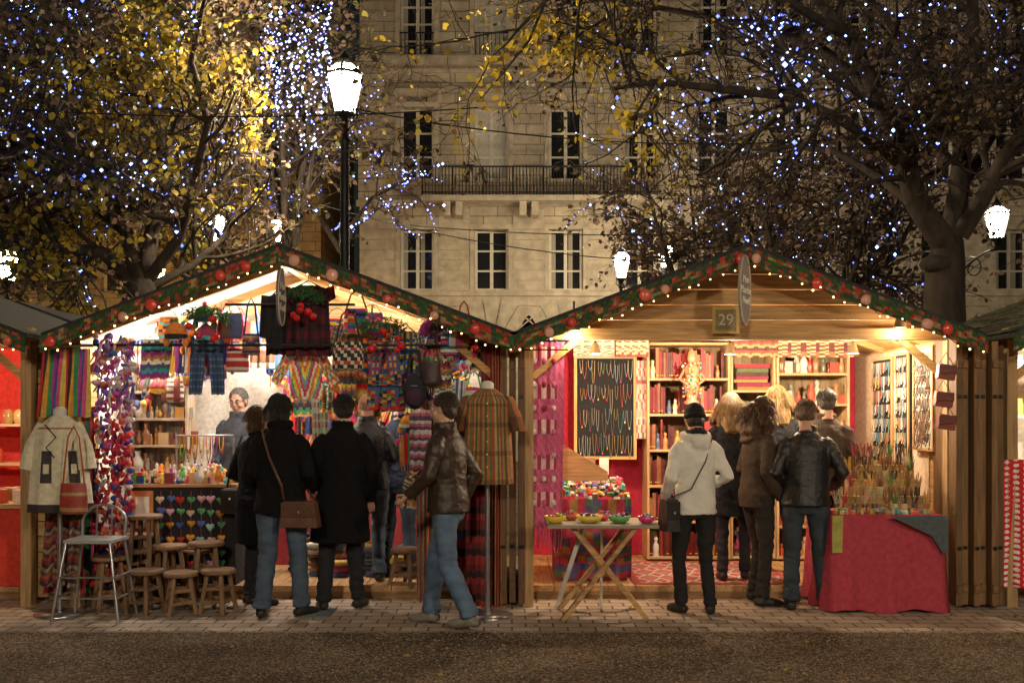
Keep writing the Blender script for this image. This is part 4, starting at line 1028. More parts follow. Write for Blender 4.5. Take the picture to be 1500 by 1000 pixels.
mb.bx(xa_,xb_,Yb-.018,Yb+.023,zb,zb+.03,wx,(.5,.3,.12)); mb.bx(xa_,xb_,Yb-.018,Yb+.023,za-.03,za,wx,(.5,.3,.12))
def necklace(mb,x,y,z,w_,h,c,r=.005,m=gloss):
    pts=[(x-w_*math.cos(t),y,z-h*math.sin(t)**.8) for t in np.linspace(0.0,math.pi,11)]; mb.tube(pts,r,m,c,n=4); mb.ball((x,y-.004,z-h-.01),(.009,.006,.013),m,tuple(q*.7 for q in rc()),n=6)
for j in range(4):
    for k in range(12): necklace(mb,xa_+.04+(xb_-xa_-.08)*k/11+U(-.012,.012),Yb-.012-.002*(k%2),zb-.04-j*.25+U(-.03,.03),U(.012,.022),U(.08,.24),rc([(.3,.26,.2),(.15,.1,.06),(.06,.18,.16),(.25,.06,.05),(.25,.18,.06),(.2,.2,.2)]),r=.003)
mb.build('jewellery_board')
mb=MB(); xa_=rx(930,Yb)+.01; mb.panel([(xa_,Z(528,Yb)),(xa_,Z(642,Yb))],[(xa_+.13,Z(528,Yb)),(xa_+.13,Z(642,Yb))],Yb-.03,patches([(.5,.35,.3),(.55,.5,.42),(.3,.1,.1)],8),nu=16,nv=40,fold=.005); mb.build('woven_wall_hanging')
for (ya_,yb_,za,zb,bc,dark) in[(9.55,10.1,.98,2.18,(.015,.015,.015),1),(9.15,9.5,.98,2.2,(.02,.02,.02),1),(8.62,9.05,1.3,2.22,(.65,.6,.52),0)]:
    mb=MB(); xw=CR+1.78-.02
    mb.bx(xw-.02,xw,ya_,yb_,za,zb,cloth,bc)
    for q in(ya_,yb_-.025): mb.bx(xw-.035,xw-.021,q,q+.025,za,zb,wz,(.5,.3,.14))
    mb.bx(xw-.035,xw-.021,ya_+.025,yb_-.025,zb-.025,zb,wy,(.5,.3,.14)); mb.bx(xw-.035,xw-.021,ya_+.025,yb_-.025,za,za+.025,wy,(.5,.3,.14))
    rows_=8
    for j in range(rows_):
        for k in range(11):
            y=ya_+.05+(yb_-ya_-.1)*k/10; z=zb-.05-j*(zb-za-.1)/rows_; h=U(.05,.14); c=rc([(.5,.42,.3),(.4,.3,.1),(.15,.25,.3),(.4,.13,.1),(.5,.5,.5)]) if dark else rc([(.1,.06,.04),(.2,.1,.05),(.05,.05,.05)])
            mb.tube([(xw-.04,y-.012*math.cos(t),z-h*math.sin(t)) for t in np.linspace(0,math.pi,7)],.003,gloss,c,n=4); mb.ball((xw-.045,y,z-h-.01),(.006,.01,.013),gloss,c,n=5)
    mb.build('jewellery_board')
mb=MB()
for i,(px,py) in enumerate([(1384,545),(1380,585),(1384,618)]):
    x=X(px,8.15);z=Z(py,8.15); mb.box((x,8.13,z),(.14,.07,.12),leather,(.2,.04,.025),rot=Matrix.Rotation(.15,3,'Y')); mb.box((x,8.09,z+.02),(.145,.01,.07),leather,(.14,.025,.02)); mb.tube([(x-.06,8.13,z+.06),(x,8.13,z+.16),(x+.06,8.13,z+.06)],.005,leather,(.2,.05,.03),n=4)
mb.build('leather_pouches',bevel=.008)
mb=MB(); Y=8.5
PK=(.6,.12,.24)
def pk(u,v):
    j=int(v*26)%5; 
    if j in(1,2) and .15<u<.85: return (.35,.03,.08) if int(u*9)%2 else (.7,.45,.45)
    return tuple(q*(.7+.5*((int(u*30)*7+int(v*90)*3)%5)/5) for q in PK)
mb.panel([(X(768,Y),Z(500,Y)),(X(768,Y),Z(770,Y))],[(X(826,Y),Z(500,Y)),(X(822,Y),Z(770,Y))],Y-.1,pk,nu=30,nv=90,fold=.01)
for k in range(24):
    x=X(768,Y)+k*.0135; mb.tube([(x,Y-.1,Z(765,Y)),(x+U(-.01,.01),Y-.1+U(-.01,.01),Z(765,Y)-U(.15,.25))],.005,cloth,PK,n=4)
for j in range(7):
    for k in range(3): mb.ball((X(782+k*14,Y),Y-.13,Z(530+j*34,Y)),(.022,.018,.03),knit,rc([(.65,.45,.45),(.55,.12,.25),(.3,.02,.05),(.65,.6,.55)]),n=7)
mb.tube([(X(764,Y),Y-.1,Z(500,Y)),(X(830,Y),Y-.1,Z(500,Y))],.01,iron,n=6)
mb.build('macrame_pocket_hanging')
mb=MB(); x,z=X(797,8.2),Z(498,8.2); mb.tube([(x-.2,8.2,z-.08),(x,8.2,z+.03),(x+.2,8.2,z-.08),(x-.2,8.2,z-.08)],.007,iron,n=5); mb.tube([(x,8.2,z+.03),(x,8.2,z+.09),(x+.03,8.2,z+.11)],.004,iron,n=4); mb.build('coat_hanger')
mb=MB(); mb.bx(rx(812,9.2),rx(915,9.2),9.0,9.7,.125,.72,cloth,(.4,.05,.08)); mb.panel([(rx(812,8.98),.86),(rx(812,8.98),.15)],[(rx(925,8.98),.86),(rx(925,8.98),.15)],8.95,patches([(.4,.04,.1),(.08,.15,.1),(.3,.18,.05),(.08,.08,.2),(.35,.04,.07)],10),nu=40,nv=34,fold=.025); mb.build('display_counter')
mb=MB()
for k in range(320):
    x=U(rx(813,9.2),rx(915,9.2)); y=U(9.0,9.6); z=.86+(y-9.)*.15
    c=rc(PAL+[(.6,.55,.5)]*8+[(.2,.12,.07)]*4); a=U(0,3)
    mb.box((x,y,z+U(0,.08)),(U(.02,.06),U(.02,.04),U(.02,.05)),rnd.choice([cloth,gloss,paint]),c,rot=Matrix.Rotation(a,3,'Z')@Matrix.Rotation(U(-.8,.8),3,'X'))
mb.box((rx(850,9.7),9.75,1.05),(.3,.04,.3),wx,(.3,.16,.08)); mb.box((rx(885,9.6),9.62,1.12),(.09,.02,.16),paint,(.7,.68,.6)); 
for k in range(10): mb.box((rx(840+k*4,9.65),9.6,1.05),(.02,.12,.16),leather,rc([(.25,.05,.04),(.1,.05,.03),(.4,.2,.1)]))
mb.build('heap_of_souvenirs',bevel=.003)
mb=MB()
mb.add([(rx(815,9.1),8.95,Z(645,9.)),(rx(888,9.1),8.95,Z(690,9.)),(rx(888,9.1),8.95,Z(703,9.)),(rx(815,9.1),8.95,Z(703,9.))],[(0,3,2,1)],wx,(.5,.3,.14)); mb.build('wooden_display_panel')
mb=MB(); n=44
def rug(u,v):
    a=abs((u*8)%1-.5)+abs((v*4)%1-.5)
    if min(u,v,1-u,1-v)<.04: return (.3,.05,.05)
    return (.35,.06,.06) if a<.28 else ((.42,.38,.32) if a<.48 else ((.12,.05,.08) if a<.6 else (.35,.1,.08)))
vs=[];fs=[];cs=[]; X0,X1,Y0,Y1=rx(925,9.),rx(1160,9.),8.78,10.15
for j in range(n+1):
    for i in range(n*2+1): vs.append((X0+(X1-X0)*i/n/2,Y0+(Y1-Y0)*j/n,.128+.002*math.sin(i*.5)))
for j in range(n):
    for i in range(2*n): o=j*(2*n+1)+i; fs.append((o,o+1,o+2*n+2,o+2*n+1)); cs.append(rug((i+.5)/n/2,(j+.5)/n))
mb.add(vs,fs,cloth,cs,True); mb.build('patterned_rug')
mb=MB(); xs,zs_=rx(1013,10.1),Z(592,10.1)
mb.lathe([(.07,0),(.08,.02),(.05,.05),(.07,.12),(.085,.2),(.06,.28),(.085,.36),(.035,.42),(.045,.46),(.04,.52),(.01,.56)],(xs,10.1,zs_),gloss,(.45,.22,.12),n=12)
for s in(-1,1): mb.tube([(xs+s*.07,10.1,zs_+.36),(xs+s*.13,10.07,zs_+.25),(xs+s*.05,10.02,zs_+.2)],.016,gloss,(.45,.22,.12),n=6)
for k in range(60): a=U(math.pi,2*math.pi); mb.ball((xs+.09*math.cos(a),10.1+.09*math.sin(a),zs_+U(.05,.42)),U(.008,.018),gloss,rc([(.6,.55,.5),(.5,.4,.1),(.5,.05,.05),(.1,.3,.3)]),n=5)
mb.build('decorated_statuette')
# ---------------------------------------------------------------- left stall goods
def shirt(mb,px,pt,w_,h,Y,cf,sleeve=.6,m=cloth,ang=.35,scf=None):
    x,z=X(px,Y),Z(pt,Y); hw=w_/2
    mb.panel([(x-hw*.35,z),(x-hw*.9,z-.05*h),(x-hw*.95,z-.5*h),(x-hw,z-h)],[(x+hw*.35,z),(x+hw*.9,z-.05*h),(x+hw*.95,z-.5*h),(x+hw,z-h)],Y,cf,nu=28,nv=30,fold=.014,m=m)
    for s in(-1,1):
        L=h*sleeve; dx=s*math.sin(ang); dz=-math.cos(ang); a=(x+s*hw*.75,z-.04*h); w2=h*.13
        p=[(a[0]+dx*L*t,a[1]+dz*L*t) for t in(0,.5,1)]
        q1=[(c[0]-w2*math.cos(ang)*(1-.3*i/2),c[1]-s*w2*math.sin(ang)) for i,c in enumerate(p)]; q2=[(c[0]+w2*math.cos(ang)*(1-.3*i/2),c[1]+s*w2*math.sin(ang)) for i,c in enumerate(p)]
        mb.panel(q1,q2,Y-.012,scf or cf,nu=8,nv=16,fold=.008,m=m)
    mb.tube([(x-hw*.7,Y,z-.03),(x,Y,z+.04),(x+hw*.7,Y,z-.03)],.006,iron,n=4); mb.tube([(x,Y,z+.04),(x,Y,z+.1)],.003,iron,n=3)
def trousers(mb,px,pt,w_,h,Y,cf):
    x,z=X(px,Y),Z(pt,Y); hw=w_/2
    mb.panel([(x-hw,z),(x-hw*1.05,z-h*.3)],[(x+hw,z),(x+hw*1.05,z-h*.3)],Y,cf,nu=18,nv=8)
    for s in(-1,1): mb.panel([(x+(-hw*1.05 if s<0 else .01),z-h*.3),(x+(-hw*1.15 if s<0 else .04),z-h)],[(x+(hw*1.05 if s>0 else -.01),z-h*.3),(x+(hw*1.15 if s>0 else -.04),z-h)],Y,cf,nu=10,nv=18,fold=.01)
def hat(mb,x,y,z,s,c,flaps=True):
    mb.lathe([(.085*s,0),(.09*s,.03*s),(.08*s,.08*s),(.045*s,.12*s),(.01*s,.135*s)],(x,y,z),knit,c,n=12)
    mb.lathe([(.088*s,-.005),(.095*s,.01*s),(.093*s,.03*s)],(x,y,z),knit,rc(),n=12)
    mb.ball((x,y,z+.145*s),.022*s,knit,rc(),n=7)
    if flaps:
        for q in(-1,1): mb.ball((x+q*.08*s,y,z-.03*s),(.03*s,.012*s,.045*s),knit,c,n=8); mb.tube([(x+q*.08*s,y,z-.06*s),(x+q*.085*s,y,z-.17*s)],.006*s,knit,rc(),n=4)
def bag(mb,x,y,z,w_,h,c,cf=None,m=cloth,strap=.25):
    rg=[(x,y,z,w_*.42,.03),(x,y,z+h*.08,w_*.5,.05),(x,y,z+h*.6,w_*.49,.05),(x,y,z+h,w_*.44,.025)]
    rows_=[]
    for t in np.linspace(0,1,13):
        q=t*3;i=min(int(q),2);f=q-i; rows_.append(tuple(rg[i][k]*(1-f)+rg[i+1][k]*f for k in range(5)))
    mb.rings(rows_,m,c,n=28,colfn=cf)
    mb.tube([(x-w_*.38,y,z+h),(x-w_*.2,y,z+h+strap*.8),(x,y,z+h+strap),(x+w_*.2,y,z+h+strap*.8),(x+w_*.38,y,z+h)],.008,m,c,n=5,ell=.5)
mb=MB(); 
trousers(mb,303,492,.27,.5,8.5,plaid((.03,.05,.12),(.12,.2,.3),(.05,.09,.18),9)); mb.build('checked_trousers')
mb=MB(); shirt(mb,447,512,.3,.42,8.6,lambda u,v:[(.75,.2,.04),(.8,.6,.08),(.15,.35,.4),(.6,.05,.1),(.75,.7,.6)][int(abs(u-.5)*14+v*9)%5],sleeve=.75,ang=.5); mb.build('rainbow_jumper')
mb=MB(); shirt(mb,452,418,.38,.6,8.45,plaid((.1,.01,.018),(.02,.012,.015),(.045,.01,.018),10),sleeve=.2); shirt(mb,408,430,.2,.52,8.5,lambda u,v:(.015,.013,.016),sleeve=.7,ang=.12); mb.build('hanging_checked_waistcoat')
mb=MB(); 
bag(mb,X(510,8.35),8.35,Z(543,8.35),.27,.24,(.05,.03,.03),cf=lambda u,v:(.55,.5,.4) if (int(u*28)+int(v*12))%3==0 else ((.4,.05,.04) if int(v*12)%4==1 else (.03,.03,.03)),strap=.28)
bag(mb,X(348,8.5),8.5,Z(545,8.5),.2,.2,(.5,.05,.04),cf=lambda u,v:(.6,.55,.5) if int(v*12)%3==1 else (.45,.04,.04),strap=.3)
bag(mb,X(330,8.6),8.6,Z(500,8.6),.16,.16,(.6,.5,.4),cf=patches([(.6,.5,.4),(.2,.3,.2),(.5,.1,.1)],8),strap=.2)
bag(mb,X(522,8.45),8.45,Z(490,8.45),.22,.22,(.1,.05,.03),cf=patches(ANDES,8),strap=.15)
bag(mb,X(368,8.4),8.4,Z(520,8.4),.15,.18,(.05,.05,.08),cf=zig([(.05,.05,.1),(.4,.1,.08),(.4,.35,.25)],10),strap=.3)
mb.build('woven_shoulder_bags')
mb=MB(); trousers(mb,563,500,.22,.3,8.5,plaid((.3,.03,.05),(.6,.3,.05),(.05,.1,.25),5)); mb.panel([(X(540,8.48),Z(548,8.48)),(X(536,8.48),Z(600,8.48))],[(X(588,8.48),Z(548,8.48)),(X(592,8.48),Z(600,8.48))],8.48,patches([(.45,.03,.04),(.5,.25,.05),(.05,.1,.25),(.08,.2,.1),(.02,.02,.03)],9),nu=36,nv=22,fold=.02); mb.build('patchwork_skirt')
mb=MB(); x,z=X(608,8.4),Z(600,8.4)
mb.ball((x,8.4,z+.15),(.1,.08,.15),cloth,(.02,.02,.03),n=16); mb.ball((x,8.33,z+.11),(.07,.04,.08),cloth,(.05,.02,.04),n=14); mb.tube([(x-.07,8.36,z+.26),(x-.03,8.36,z+.5),(x+.03,8.36,z+.5),(x+.07,8.36,z+.26)],.014,cloth,(.02,.02,.02),n=5,ell=.4)
mb.tube([(x-.03,8.32,z+.2),(x+.03,8.32,z+.2)],.004,steel,n=4); bag(mb,x+.14,8.38,z+.2,.16,.2,(.05,.03,.03),m=leather,strap=.25); mb.build('backpack')
mb=MB(); hat(mb,X(258,8.3),8.3,Z(495,8.3),1.,(.75,.25,.06)); hat(mb,X(300,8.5),8.5,Z(470,8.5),1.,(.1,.25,.1)); mb.build('knitted_cap')
for px,py,n in((440,432,7),(562,478,6),(302,462,5),(668,478,4)):
    mb=MB(); Y=8.3
    for k in range(260):
        x=X(px,Y)+U(-.19,.19); z=Z(py,Y)+U(-.04,.05)+.03*math.cos((x-X(px,Y))*12)
        mb.tube([(x,Y+U(-.03,.03),z),(x+U(-.04,.04),Y+U(-.05,.05),z+U(-.05,.03))],.004,cloth,(.03,.12,.04),n=3)
    for k in range(n): x=X(px,Y)+U(-.16,.16); zz=Z(py,Y)-U(.03,.2); mb.ball((x,Y-.03,zz),U(.026,.036),gloss,(.5,.015,.015),n=16); mb.tube([(x,Y-.03,zz+.04),(x,Y-.03,Z(py,Y))],.002,iron,n=3)
    mb.build('fir_garland_with_red_baubles')
def hangmix(name,n,x0,x1,y0,y1,Ya,Yb_,pal=PAL,big=1.,straps=1.):
    mb=MB()
    for k in range(n):
        px=x0+(x1-x0)*(k+rnd.random())/n; py=U(y0,y1); Y=U(Ya,Yb_); r=rnd.random(); x,z=X(px,Y),Z(py,Y); p=[rc(pal) for _ in range(5)]
        cf=rnd.choice([sh(p,U(8,16)),sv(p,U(7,14)),zig(p,U(8,14)),patches(p,9),plaid(p[0],p[1],p[2],9)])
        if r<.25: bag(mb,x,Y,z,U(.14,.24)*big,U(.14,.24)*big,p[0],cf=cf,strap=U(.1,.2)*straps)
        elif r<.4: hat(mb,x,Y,z,U(.75,1.05)*big,p[0])
        elif r<.6: shirt(mb,px,py-18*straps,U(.2,.32)*big,U(.26,.4)*big,Y,cf,sleeve=U(.3,.8),ang=U(.1,.5))
        elif r<.85:
            w_=U(.06,.16)*big;h_=U(.25,.5)*big; s=U(-.03,.03)
            mb.panel([(x-w_,z+.1),(x-w_+s,z+.1-h_)],[(x+w_,z+.1),(x+w_*.9+s,z+.1-h_)],Y,cf,nu=14,nv=22,fold=.02)
            for q in range(10): xx=x-w_+s+2*w_*q/10+.01; mb.tube([(xx,Y,z+.1-h_),(xx+U(-.01,.01),Y,z+.05-h_)],.003,cloth,p[0],n=3)
        else:
            for q in range(7): mb.ball((x+U(-.05,.05),Y+U(-.03,.03),z+U(-.12,.12)),(U(.02,.035),.03,U(.03,.05)),knit,rc(pal),n=8)
    mb.build(name)
DK=[(.3,.04,.05),(.05,.04,.05),(.45,.2,.06),(.08,.13,.08),(.35,.06,.15),(.08,.1,.22),(.6,.55,.45),(.15,.08,.05),(.5,.35,.1)]
hangmix('hanging_caps_and_purses',9,230,345,488,515,8.5,8.9,pal=PAL+DK,straps=.5)
hangmix('hanging_shoulder_bags',10,205,345,500,590,8.95,9.3,pal=DK+[(.1,.15,.4),(.6,.3,.06),(.65,.6,.5)],straps=.8)
hangmix('hanging_woven_bags',14,470,640,478,520,8.5,8.9,pal=PAL+DK,straps=.5)
hangmix('hanging_jumpers_and_scarves',16,470,700,510,580,8.75,9.2,pal=ANDES+DK)
hangmix('hanging_felt_bags',16,205,410,485,545,9.3,10.3,pal=[(.05,.1,.35),(.1,.2,.5),(.5,.4,.3),(.3,.15,.08),(.65,.6,.55),(.5,.1,.08)])
hangmix('hanging_ponchos',18,440,700,500,640,9.4,10.3,pal=ANDES+DK,big=1.3)
hangmix('knitted_hats_and_gloves',28,628,708,490,610,8.35,8.7,pal=PAL+DK+[(.65,.6,.55)]*4,big=.8)
hangmix('hanging_bags_low',12,590,650,610,760,8.5,8.8,pal=ANDES+DK,big=.9)
RB=[(.5,.03,.04),(.03,.03,.04),(.6,.3,.04),(.04,.25,.1),(.35,.05,.3),(.05,.12,.35),(.55,.08,.2),(.6,.5,.1)]
mb=MB(); Y=8.42
mb.panel([(X(72,Y),Z(512,Y)),(X(62,Y),Z(610,Y))],[(X(142,Y),Z(512,Y)),(X(140,Y),Z(610,Y))],Y-.12,sv(RB,16),nu=48,nv=10,fold=.02,freq=4)
mb.panel([(X(95,8.45),Z(600,8.45)),(X(70,8.45),Z(865,8.45))],[(X(142,8.45),Z(600,8.45)),(X(150,8.45),Z(865,8.45))],8.4,sv([(.45,.03,.05),(.03,.15,.06),(.5,.05,.15),(.03,.03,.03)],12),nu=36,nv=14,fold=.03,freq=4)
mb.tube([(X(66,Y),Y-.12,Z(508,Y)),(X(146,Y),Y-.12,Z(508,Y))],.012,steel,n=6)
mb.build('striped_blankets')
mb=MB(); Y=8.0; mb.panel([(X(50,Y),Z(745,Y)),(X(42,Y),Z(865,Y))],[(X(112,Y)-.02,Z(745,Y)),(X(104,Y),Z(865,Y))],8.2,zig([(.25,.03,.04),(.04,.03,.04),(.3,.2,.12),(.1,.06,.06),(.3,.1,.05)],22,.14),nu=40,nv=60,fold=.025); mb.build('patterned_shawl')
mb=MB()
for k in range(620):
    t=rnd.random(); px=U(140,196)-6*t; py=490+370*t; Y=U(8.28,8.5)
    top_=[(.3,.1,.4),(.5,.08,.3),(.6,.15,.1),(.2,.15,.5),(.65,.4,.5),(.05,.1,.35),(.7,.6,.6)]; lo=[(.6,.04,.03),(.5,.03,.06),(.05,.06,.25),(.65,.15,.05),(.4,.02,.05),(.6,.5,.5)]
    c=rc(top_ if t<.35+U(-.1,.1) else lo)
    if rnd.random()<.5: mb.ball((X(px,Y),Y,Z(py,Y)),(U(.02,.045),.03,U(.018,.03)),knit,c,n=8,rot=Matrix.Rotation(U(-.6,.6),3,'Y'))
    else: mb.tube([(X(px,Y)+U(-.03,.03),Y,Z(py,Y)),(X(px,Y)+U(-.05,.05),Y-.02,Z(py,Y)-U(.05,.12))],[.013,.005],knit,c,n=5)
mb.build('strings_of_pompoms_and_gloves')
def mannequin(name,px,Y,zn,rgs,colfn,n=44,sleeves=None):
    x=X(px,Y); e=empty(name,(x,Y,0)); mb=MB()
    mb.lathe([(.055,zn-.12),(.05,zn-.04),(.052,zn),(.03,zn+.02),(.005,zn+.025)],(0,0,0),paint,(.6,.57,.5),n=14)
    mb.rings([(0,0,zn-.75,.12,.09),(0,0,zn-.6,.15,.11),(0,0,zn-.45,.12,.09),(0,0,zn-.25,.15,.11),(0,0,zn-.12,.15,.09),(0,0,zn-.07,.06,.05)],paint,(.6,.57,.5))
    mb.lathe([(.02,.02),(.02,zn-.7)],(0,0,0),steel,n=8); mb.lathe([(.2,0.005),(.2,.02),(.03,.035)],(0,0,0),steel,n=20); mb.build('torso_form_and_stand',e)
    mb=MB(); R=34; rows_=[]
    for t in np.linspace(0,1,R):
        q=t*(len(rgs)-1);i=min(int(q),len(rgs)-2);f=q-i; rows_.append(tuple(rgs[i][k]*(1-f)+rgs[i+1][k]*f for k in range(5)))
    mb.rings(rows_,cloth,n=n,cap=False,colfn=colfn,noisefn=lambda u,v:1+(1-v)*.06*math.sin(u*6.28*9)+.02*math.sin(u*6.28*5+v*6))
    if sleeves: sleeves(mb)
    mb.build('garment',e); return e
zn=Z(600,8.1)
def pon(u,v):
    if v<.05: return (.04,.03,.03)
    if .2<v<.42 and int(u*60)%10 in(1,2,3,4) and not(.27<v<.33 and int(u*60)%10 in(2,3)): return (.05,.04,.04)
    if .62<v<.66: return (.3,.1,.06)
    return (.6,.54,.4)
def sl1(mb):
    for s in(-1,1): mb.tube([(s*.12,0,zn-.12),(s*.2,-.02,zn-.3),(s*.235,-.03,zn-.48)],[.06,.07,.075],cloth,(.6,.54,.4),n=12,cap=False)
    mb.tube([(-.06,-.13,zn-.12),(.04,-.16,zn-.22),(-.04,-.16,zn-.3),(.03,-.165,zn-.38)],.006,cloth,(.03,.02,.02),n=4)
mannequin('mannequin_with_cream_poncho',88,8.05,zn,[(0,0,zn-.82,.25,.16),(0,0,zn-.6,.23,.155),(0,0,zn-.35,.205,.15),(0,0,zn-.17,.185,.13),(0,0,zn-.09,.12,.085),(0,0,zn-.05,.065,.06)],pon,n=60,sleeves=sl1)
mb=MB(); bag(mb,X(108,7.82),7.82,Z(752,7.82),.22,.24,(.4,.08,.04),cf=lambda u,v:(.3,.04,.03) if int(v*12)%4 else (.35,.2,.1),m=leather,strap=.45); mb.build('red_leather_bag')
zn2=Z(562,8.0)
def orp(u,v):
    a=int(u*60)%9; c=[(.36,.14,.04),(.12,.14,.05),(.32,.07,.04),(.36,.24,.09),(.08,.1,.05),(.34,.15,.05),(.2,.06,.03),(.25,.17,.07),(.12,.07,.04)][a]
    return tuple(q*(.65 if int(v*34)%6==0 else 1) for q in c)
def sl2(mb):
    for s in(-1,1):
        mb.rings([(s*(.245),-.02,zn2-.38,.062,.062),(s*.215,-.01,zn2-.26,.062,.06),(s*.155,0,zn2-.1,.05,.05)],cloth,n=14,cap=False,colfn=lambda u,v:orp(u*.4,v))
    for k in range(6): mb.ball((0,-.15,zn2-.16-.1*k),.008,gloss,(.6,.55,.4),n=6)
mannequin('mannequin_with_striped_shirt',714,7.98,zn2,[(0,0,zn2-.8,.2,.14),(0,0,zn2-.55,.19,.14),(0,0,zn2-.3,.18,.135),(0,0,zn2-.14,.175,.12),(0,0,zn2-.08,.12,.085),(0,0,zn2-.04,.062,.06)],orp,n=60,sleeves=sl2)
mb=MB()
for i,(a,b_,t,bt,Y,p) in enumerate([(682,720,700,888,8.2,[(.15,.02,.03),(.04,.02,.02),(.25,.03,.03)]),(718,742,500,888,8.32,[(.35,.03,.03),(.1,.02,.02),(.3,.15,.03)]),(600,632,600,690,8.25,[(.45,.4,.4),(.4,.1,.15),(.1,.05,.1)]),(610,640,700,880,8.35,[(.3,.03,.04),(.05,.15,.08),(.4,.15,.03),(.03,.03,.04)]),(640,690,600,860,8.5,[(.3,.05,.1),(.4,.2,.1),(.08,.1,.25),(.35,.03,.04),(.03,.02,.02)]),(705,722,490,700,8.4,[(.4,.03,.05),(.05,.04,.05)])]):
    mb.panel([(X(a,Y),Z(t,Y)),(X(a,Y),Z(bt,Y))],[(X(b_,Y),Z(t,Y)),(X(b_,Y),Z(bt,Y))],Y,(sv if i%2 else sh)(p,18),nu=24,nv=40,fold=.02)
mb.build('hanging_scarves')
mb=MB()
for i in range(8):
    for j in range(4):
        px=440+i*30+U(-4,4);Y=10.45; z=2.1-j*.34; p=[rc(DK+ANDES) for _ in range(4)]
        shirt(mb,px,HZ-(z-CH)/Y*F,.32,.34,Y-U(0,.15),rnd.choice([sh,sv,zig])(p,10),sleeve=.6)
mb.build('clothing_on_back_wall')
mb=MB(); zs=shelfunit(mb,X(200,9.6),X(285,9.6),.8,2.35,9.4,9.65,6,(.45,.36,.26)); mb.build('pine_shelves',bevel=.003)
mb=MB()
for z in zs[:-1]:
    for k in range(13):
        x=X(205,9.5)+(X(280,9.5)-X(205,9.5))*k/12; c=rc([(.4,.28,.15),(.3,.13,.06),(.06,.08,.2),(.5,.46,.4),(.3,.07,.05),(.18,.1,.06),(.4,.2,.05)])
        figurine(mb,x,9.48+U(-.04,.06),z+.026,U(.08,.22),c)
mb.build('pottery_figurines')
mb=MB(); Y=8.75; xa,xb=X(192,Y),X(345,Y)
mb.bx(xa,xb,Y,Y+.9,.12,.98,cloth,(.02,.018,.02)); mb.bx(xa-.02,xb+.02,Y-.03,Y+.92,.982,1.01,wx,(.4,.2,.1)); mb.bx(xa+.02,xa+.2,Y-.02,Y-.003,.55,.95,paint,(.55,.22,.08)); mb.bx(xa+.05,xa+.17,Y-.03,Y-.022,.62,.9,paint,(.75,.72,.65))
mb.bx(xb+.0,xb+1.6,9.95,10.3,.12,.9,cloth,(.4,.05,.06)); mb.build('display_counter')
def heart(mb,x,y,z,s,c):
    pts=[(x+s*.06*16*math.sin(t)**3,y,z+s*.06*(13*math.cos(t)-5*math.cos(2*t)-2*math.cos(3*t)-math.cos(4*t))) for t in np.linspace(0,6.283,17)[:-1]]
    n=len(pts); vs=pts+[(p[0],y+.012,p[2]) for p in pts]+[(x,y-.02,z)]
    mb.add(vs,[(k,(k+1)%n,2*n) for k in range(n)]+[(k,k+n,(k+1)%n+n,(k+1)%n) for k in range(n)],cloth,c,True)
mb=MB()
for i in range(7):
    x=xa+.27+i*.088
    for j in range(6): heart(mb,x+U(-.008,.008),Y-.035,.88-j*.115+U(-.015,.015),U(.036,.045),rc([(.55,.04,.04),(.1,.3,.15),(.6,.35,.45),(.08,.12,.4),(.65,.3,.05),(.3,.5,.5),(.6,.5,.4)]))
    mb.tube([(x,Y-.02,.95),(x,Y-.02,.25)],.003,cloth,(.4,.1,.1),n=3)
mb.build('felt_heart_garlands')
mb=MB()
for k in range(300):
    x=U(xa,xb);y=U(Y,Y+.8);c=rc(PAL+[(.5,.3,.15)]*5+[(.65,.6,.55)]*4); 
    r=rnd.random()
    if r<.4: mb.box((x,y,1.01+.03),(U(.02,.07),U(.02,.05),U(.03,.07)),paint,c,rot=Matrix.Rotation(U(0,3),3,'Z'))
    elif r<.6: mb.ball((x,y,1.035),U(.015,.028),gloss,c,n=8)
    else: figurine(mb,x,y,1.012,U(.08,.16),c)
for k in range(7):
    x=xa+.35+k*.06; 
    for q in range(3): necklace(mb,x,Y+.3-.01*q,1.42,.02,U(.12,.25),rc(),r=.004)
mb.tube([(xa+.3,Y+.3,1.43),(xb-.1,Y+.3,1.43)],.008,steel,n=5); mb.tube([(xa+.3,Y+.3,1.01),(xa+.3,Y+.3,1.43)],.008,steel,n=5); mb.tube([(xb-.1,Y+.3,1.01),(xb-.1,Y+.3,1.43)],.008,steel,n=5)
mb.build('trinkets_and_necklaces')
mb=MB()
for k in range(26):
    px=U(440,650); Y=U(9.2,9.8); x=X(px,Y); zz=.122
    for q in range(rnd.randint(2,8)):
        h=U(.03,.06); mb.rings([(x,Y,zz,.12,.09),(x,Y,zz+h*.5,.14,.1),(x,Y,zz+h-.003,.12,.09)],cloth,rc(DK),n=10); zz+=h
mb.build('folded_textiles_pile')
mb=MB(); mb.tube([(X(95,8.35),8.35,2.2),(X(735,8.35),8.35,2.2)],.012,iron,n=6); mb.tube([(X(330,8.45),8.45,2.55),(X(520,8.45),8.45,2.55)],.012,iron,n=6); mb.build('hanging_rail')
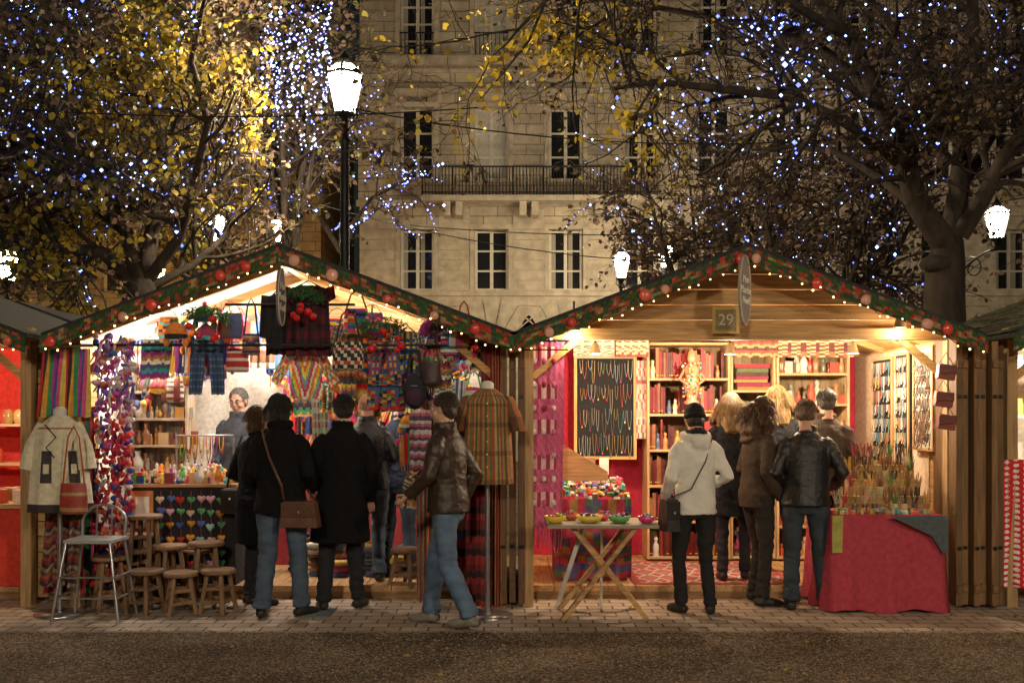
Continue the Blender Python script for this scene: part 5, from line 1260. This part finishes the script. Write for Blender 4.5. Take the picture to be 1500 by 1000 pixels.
mb=MB(); mb.box((X(470,8.3),8.1,.012),(.28,.35,.012),cloth,(.12,.14,.17)); mb.build('door_mat')
mb=MB()
for j in range(4): mb.bx(4.25,5.6,9.6,9.95,.75+j*.42,.775+j*.42,paint,(.5,.5,.48))
for j in range(4):
    for k in range(10): mb.lathe([(.035,0),(.04,.1),(.03,.14),(.033,.16)],(4.35+k*.12,9.72,.777+j*.42),gloss,rc([(.6,.55,.45),(.5,.3,.1),(.3,.1,.05),(.65,.62,.6)]),n=8)
mb.build('shelves_of_jars')
mb=MB()
def dots(u,v):
    a=(u*6)%1-.5;b2=(v*22+(int(u*6)%2)*.5)%1-.5
    return (.75,.7,.68) if a*a+b2*b2<.1 else (.6,.02,.025)
Y=8.42; mb.panel([(X(1461,Y),Z(672,Y)),(X(1461,Y),Z(857,Y))],[(X(1600,Y),Z(672,Y)),(X(1600,Y),Z(857,Y))],Y-.08,lambda u,v:dots(u*1.7,v),nu=120,nv=150,fold=.015,freq=5); mb.bx(X(1461,Y)+.05,X(1600,Y),Y+.05,Y+.7,.2,1.2,cloth,(.6,.02,.025)); mb.build('polka_dot_counter')
mb=MB(); mb.bx(-5.6,-4.15,8.7,9.3,.12,.8,cloth,(.6,.05,.03)); mb.bx(-5.6,-4.12,8.66,9.34,.802,.84,wx,(.5,.3,.15))
for k in range(40): mb.box((U(-5.2,-4.2),U(8.75,9.2),.84+.06),(U(.05,.12),.08,.11),paint,rc([(.7,.65,.6),(.6,.1,.06),(.6,.4,.15)]),rot=Matrix.Rotation(U(0,3),3,'Z'))
mb.build('neighbour_counter')
mb=MB()
mb.bx(-5.6,-4.2,10.2,10.55,1.5,1.525,wx,(.5,.35,.2)); mb.bx(-5.6,-4.2,10.2,10.55,1.1,1.125,wx,(.5,.35,.2))
for k in range(24): mb.lathe([(.04,0),(.06,.05),(.05,.12),(.02,.15)],(U(-5.5,-4.25),10.35,rnd.choice([1.526,1.126])),gloss,rc([(.6,.5,.4),(.5,.3,.1),(.5,.08,.05)]),n=9)
mb.build('shelves_of_pots')
print('done',time.time()-T0, len(bpy.data.objects))
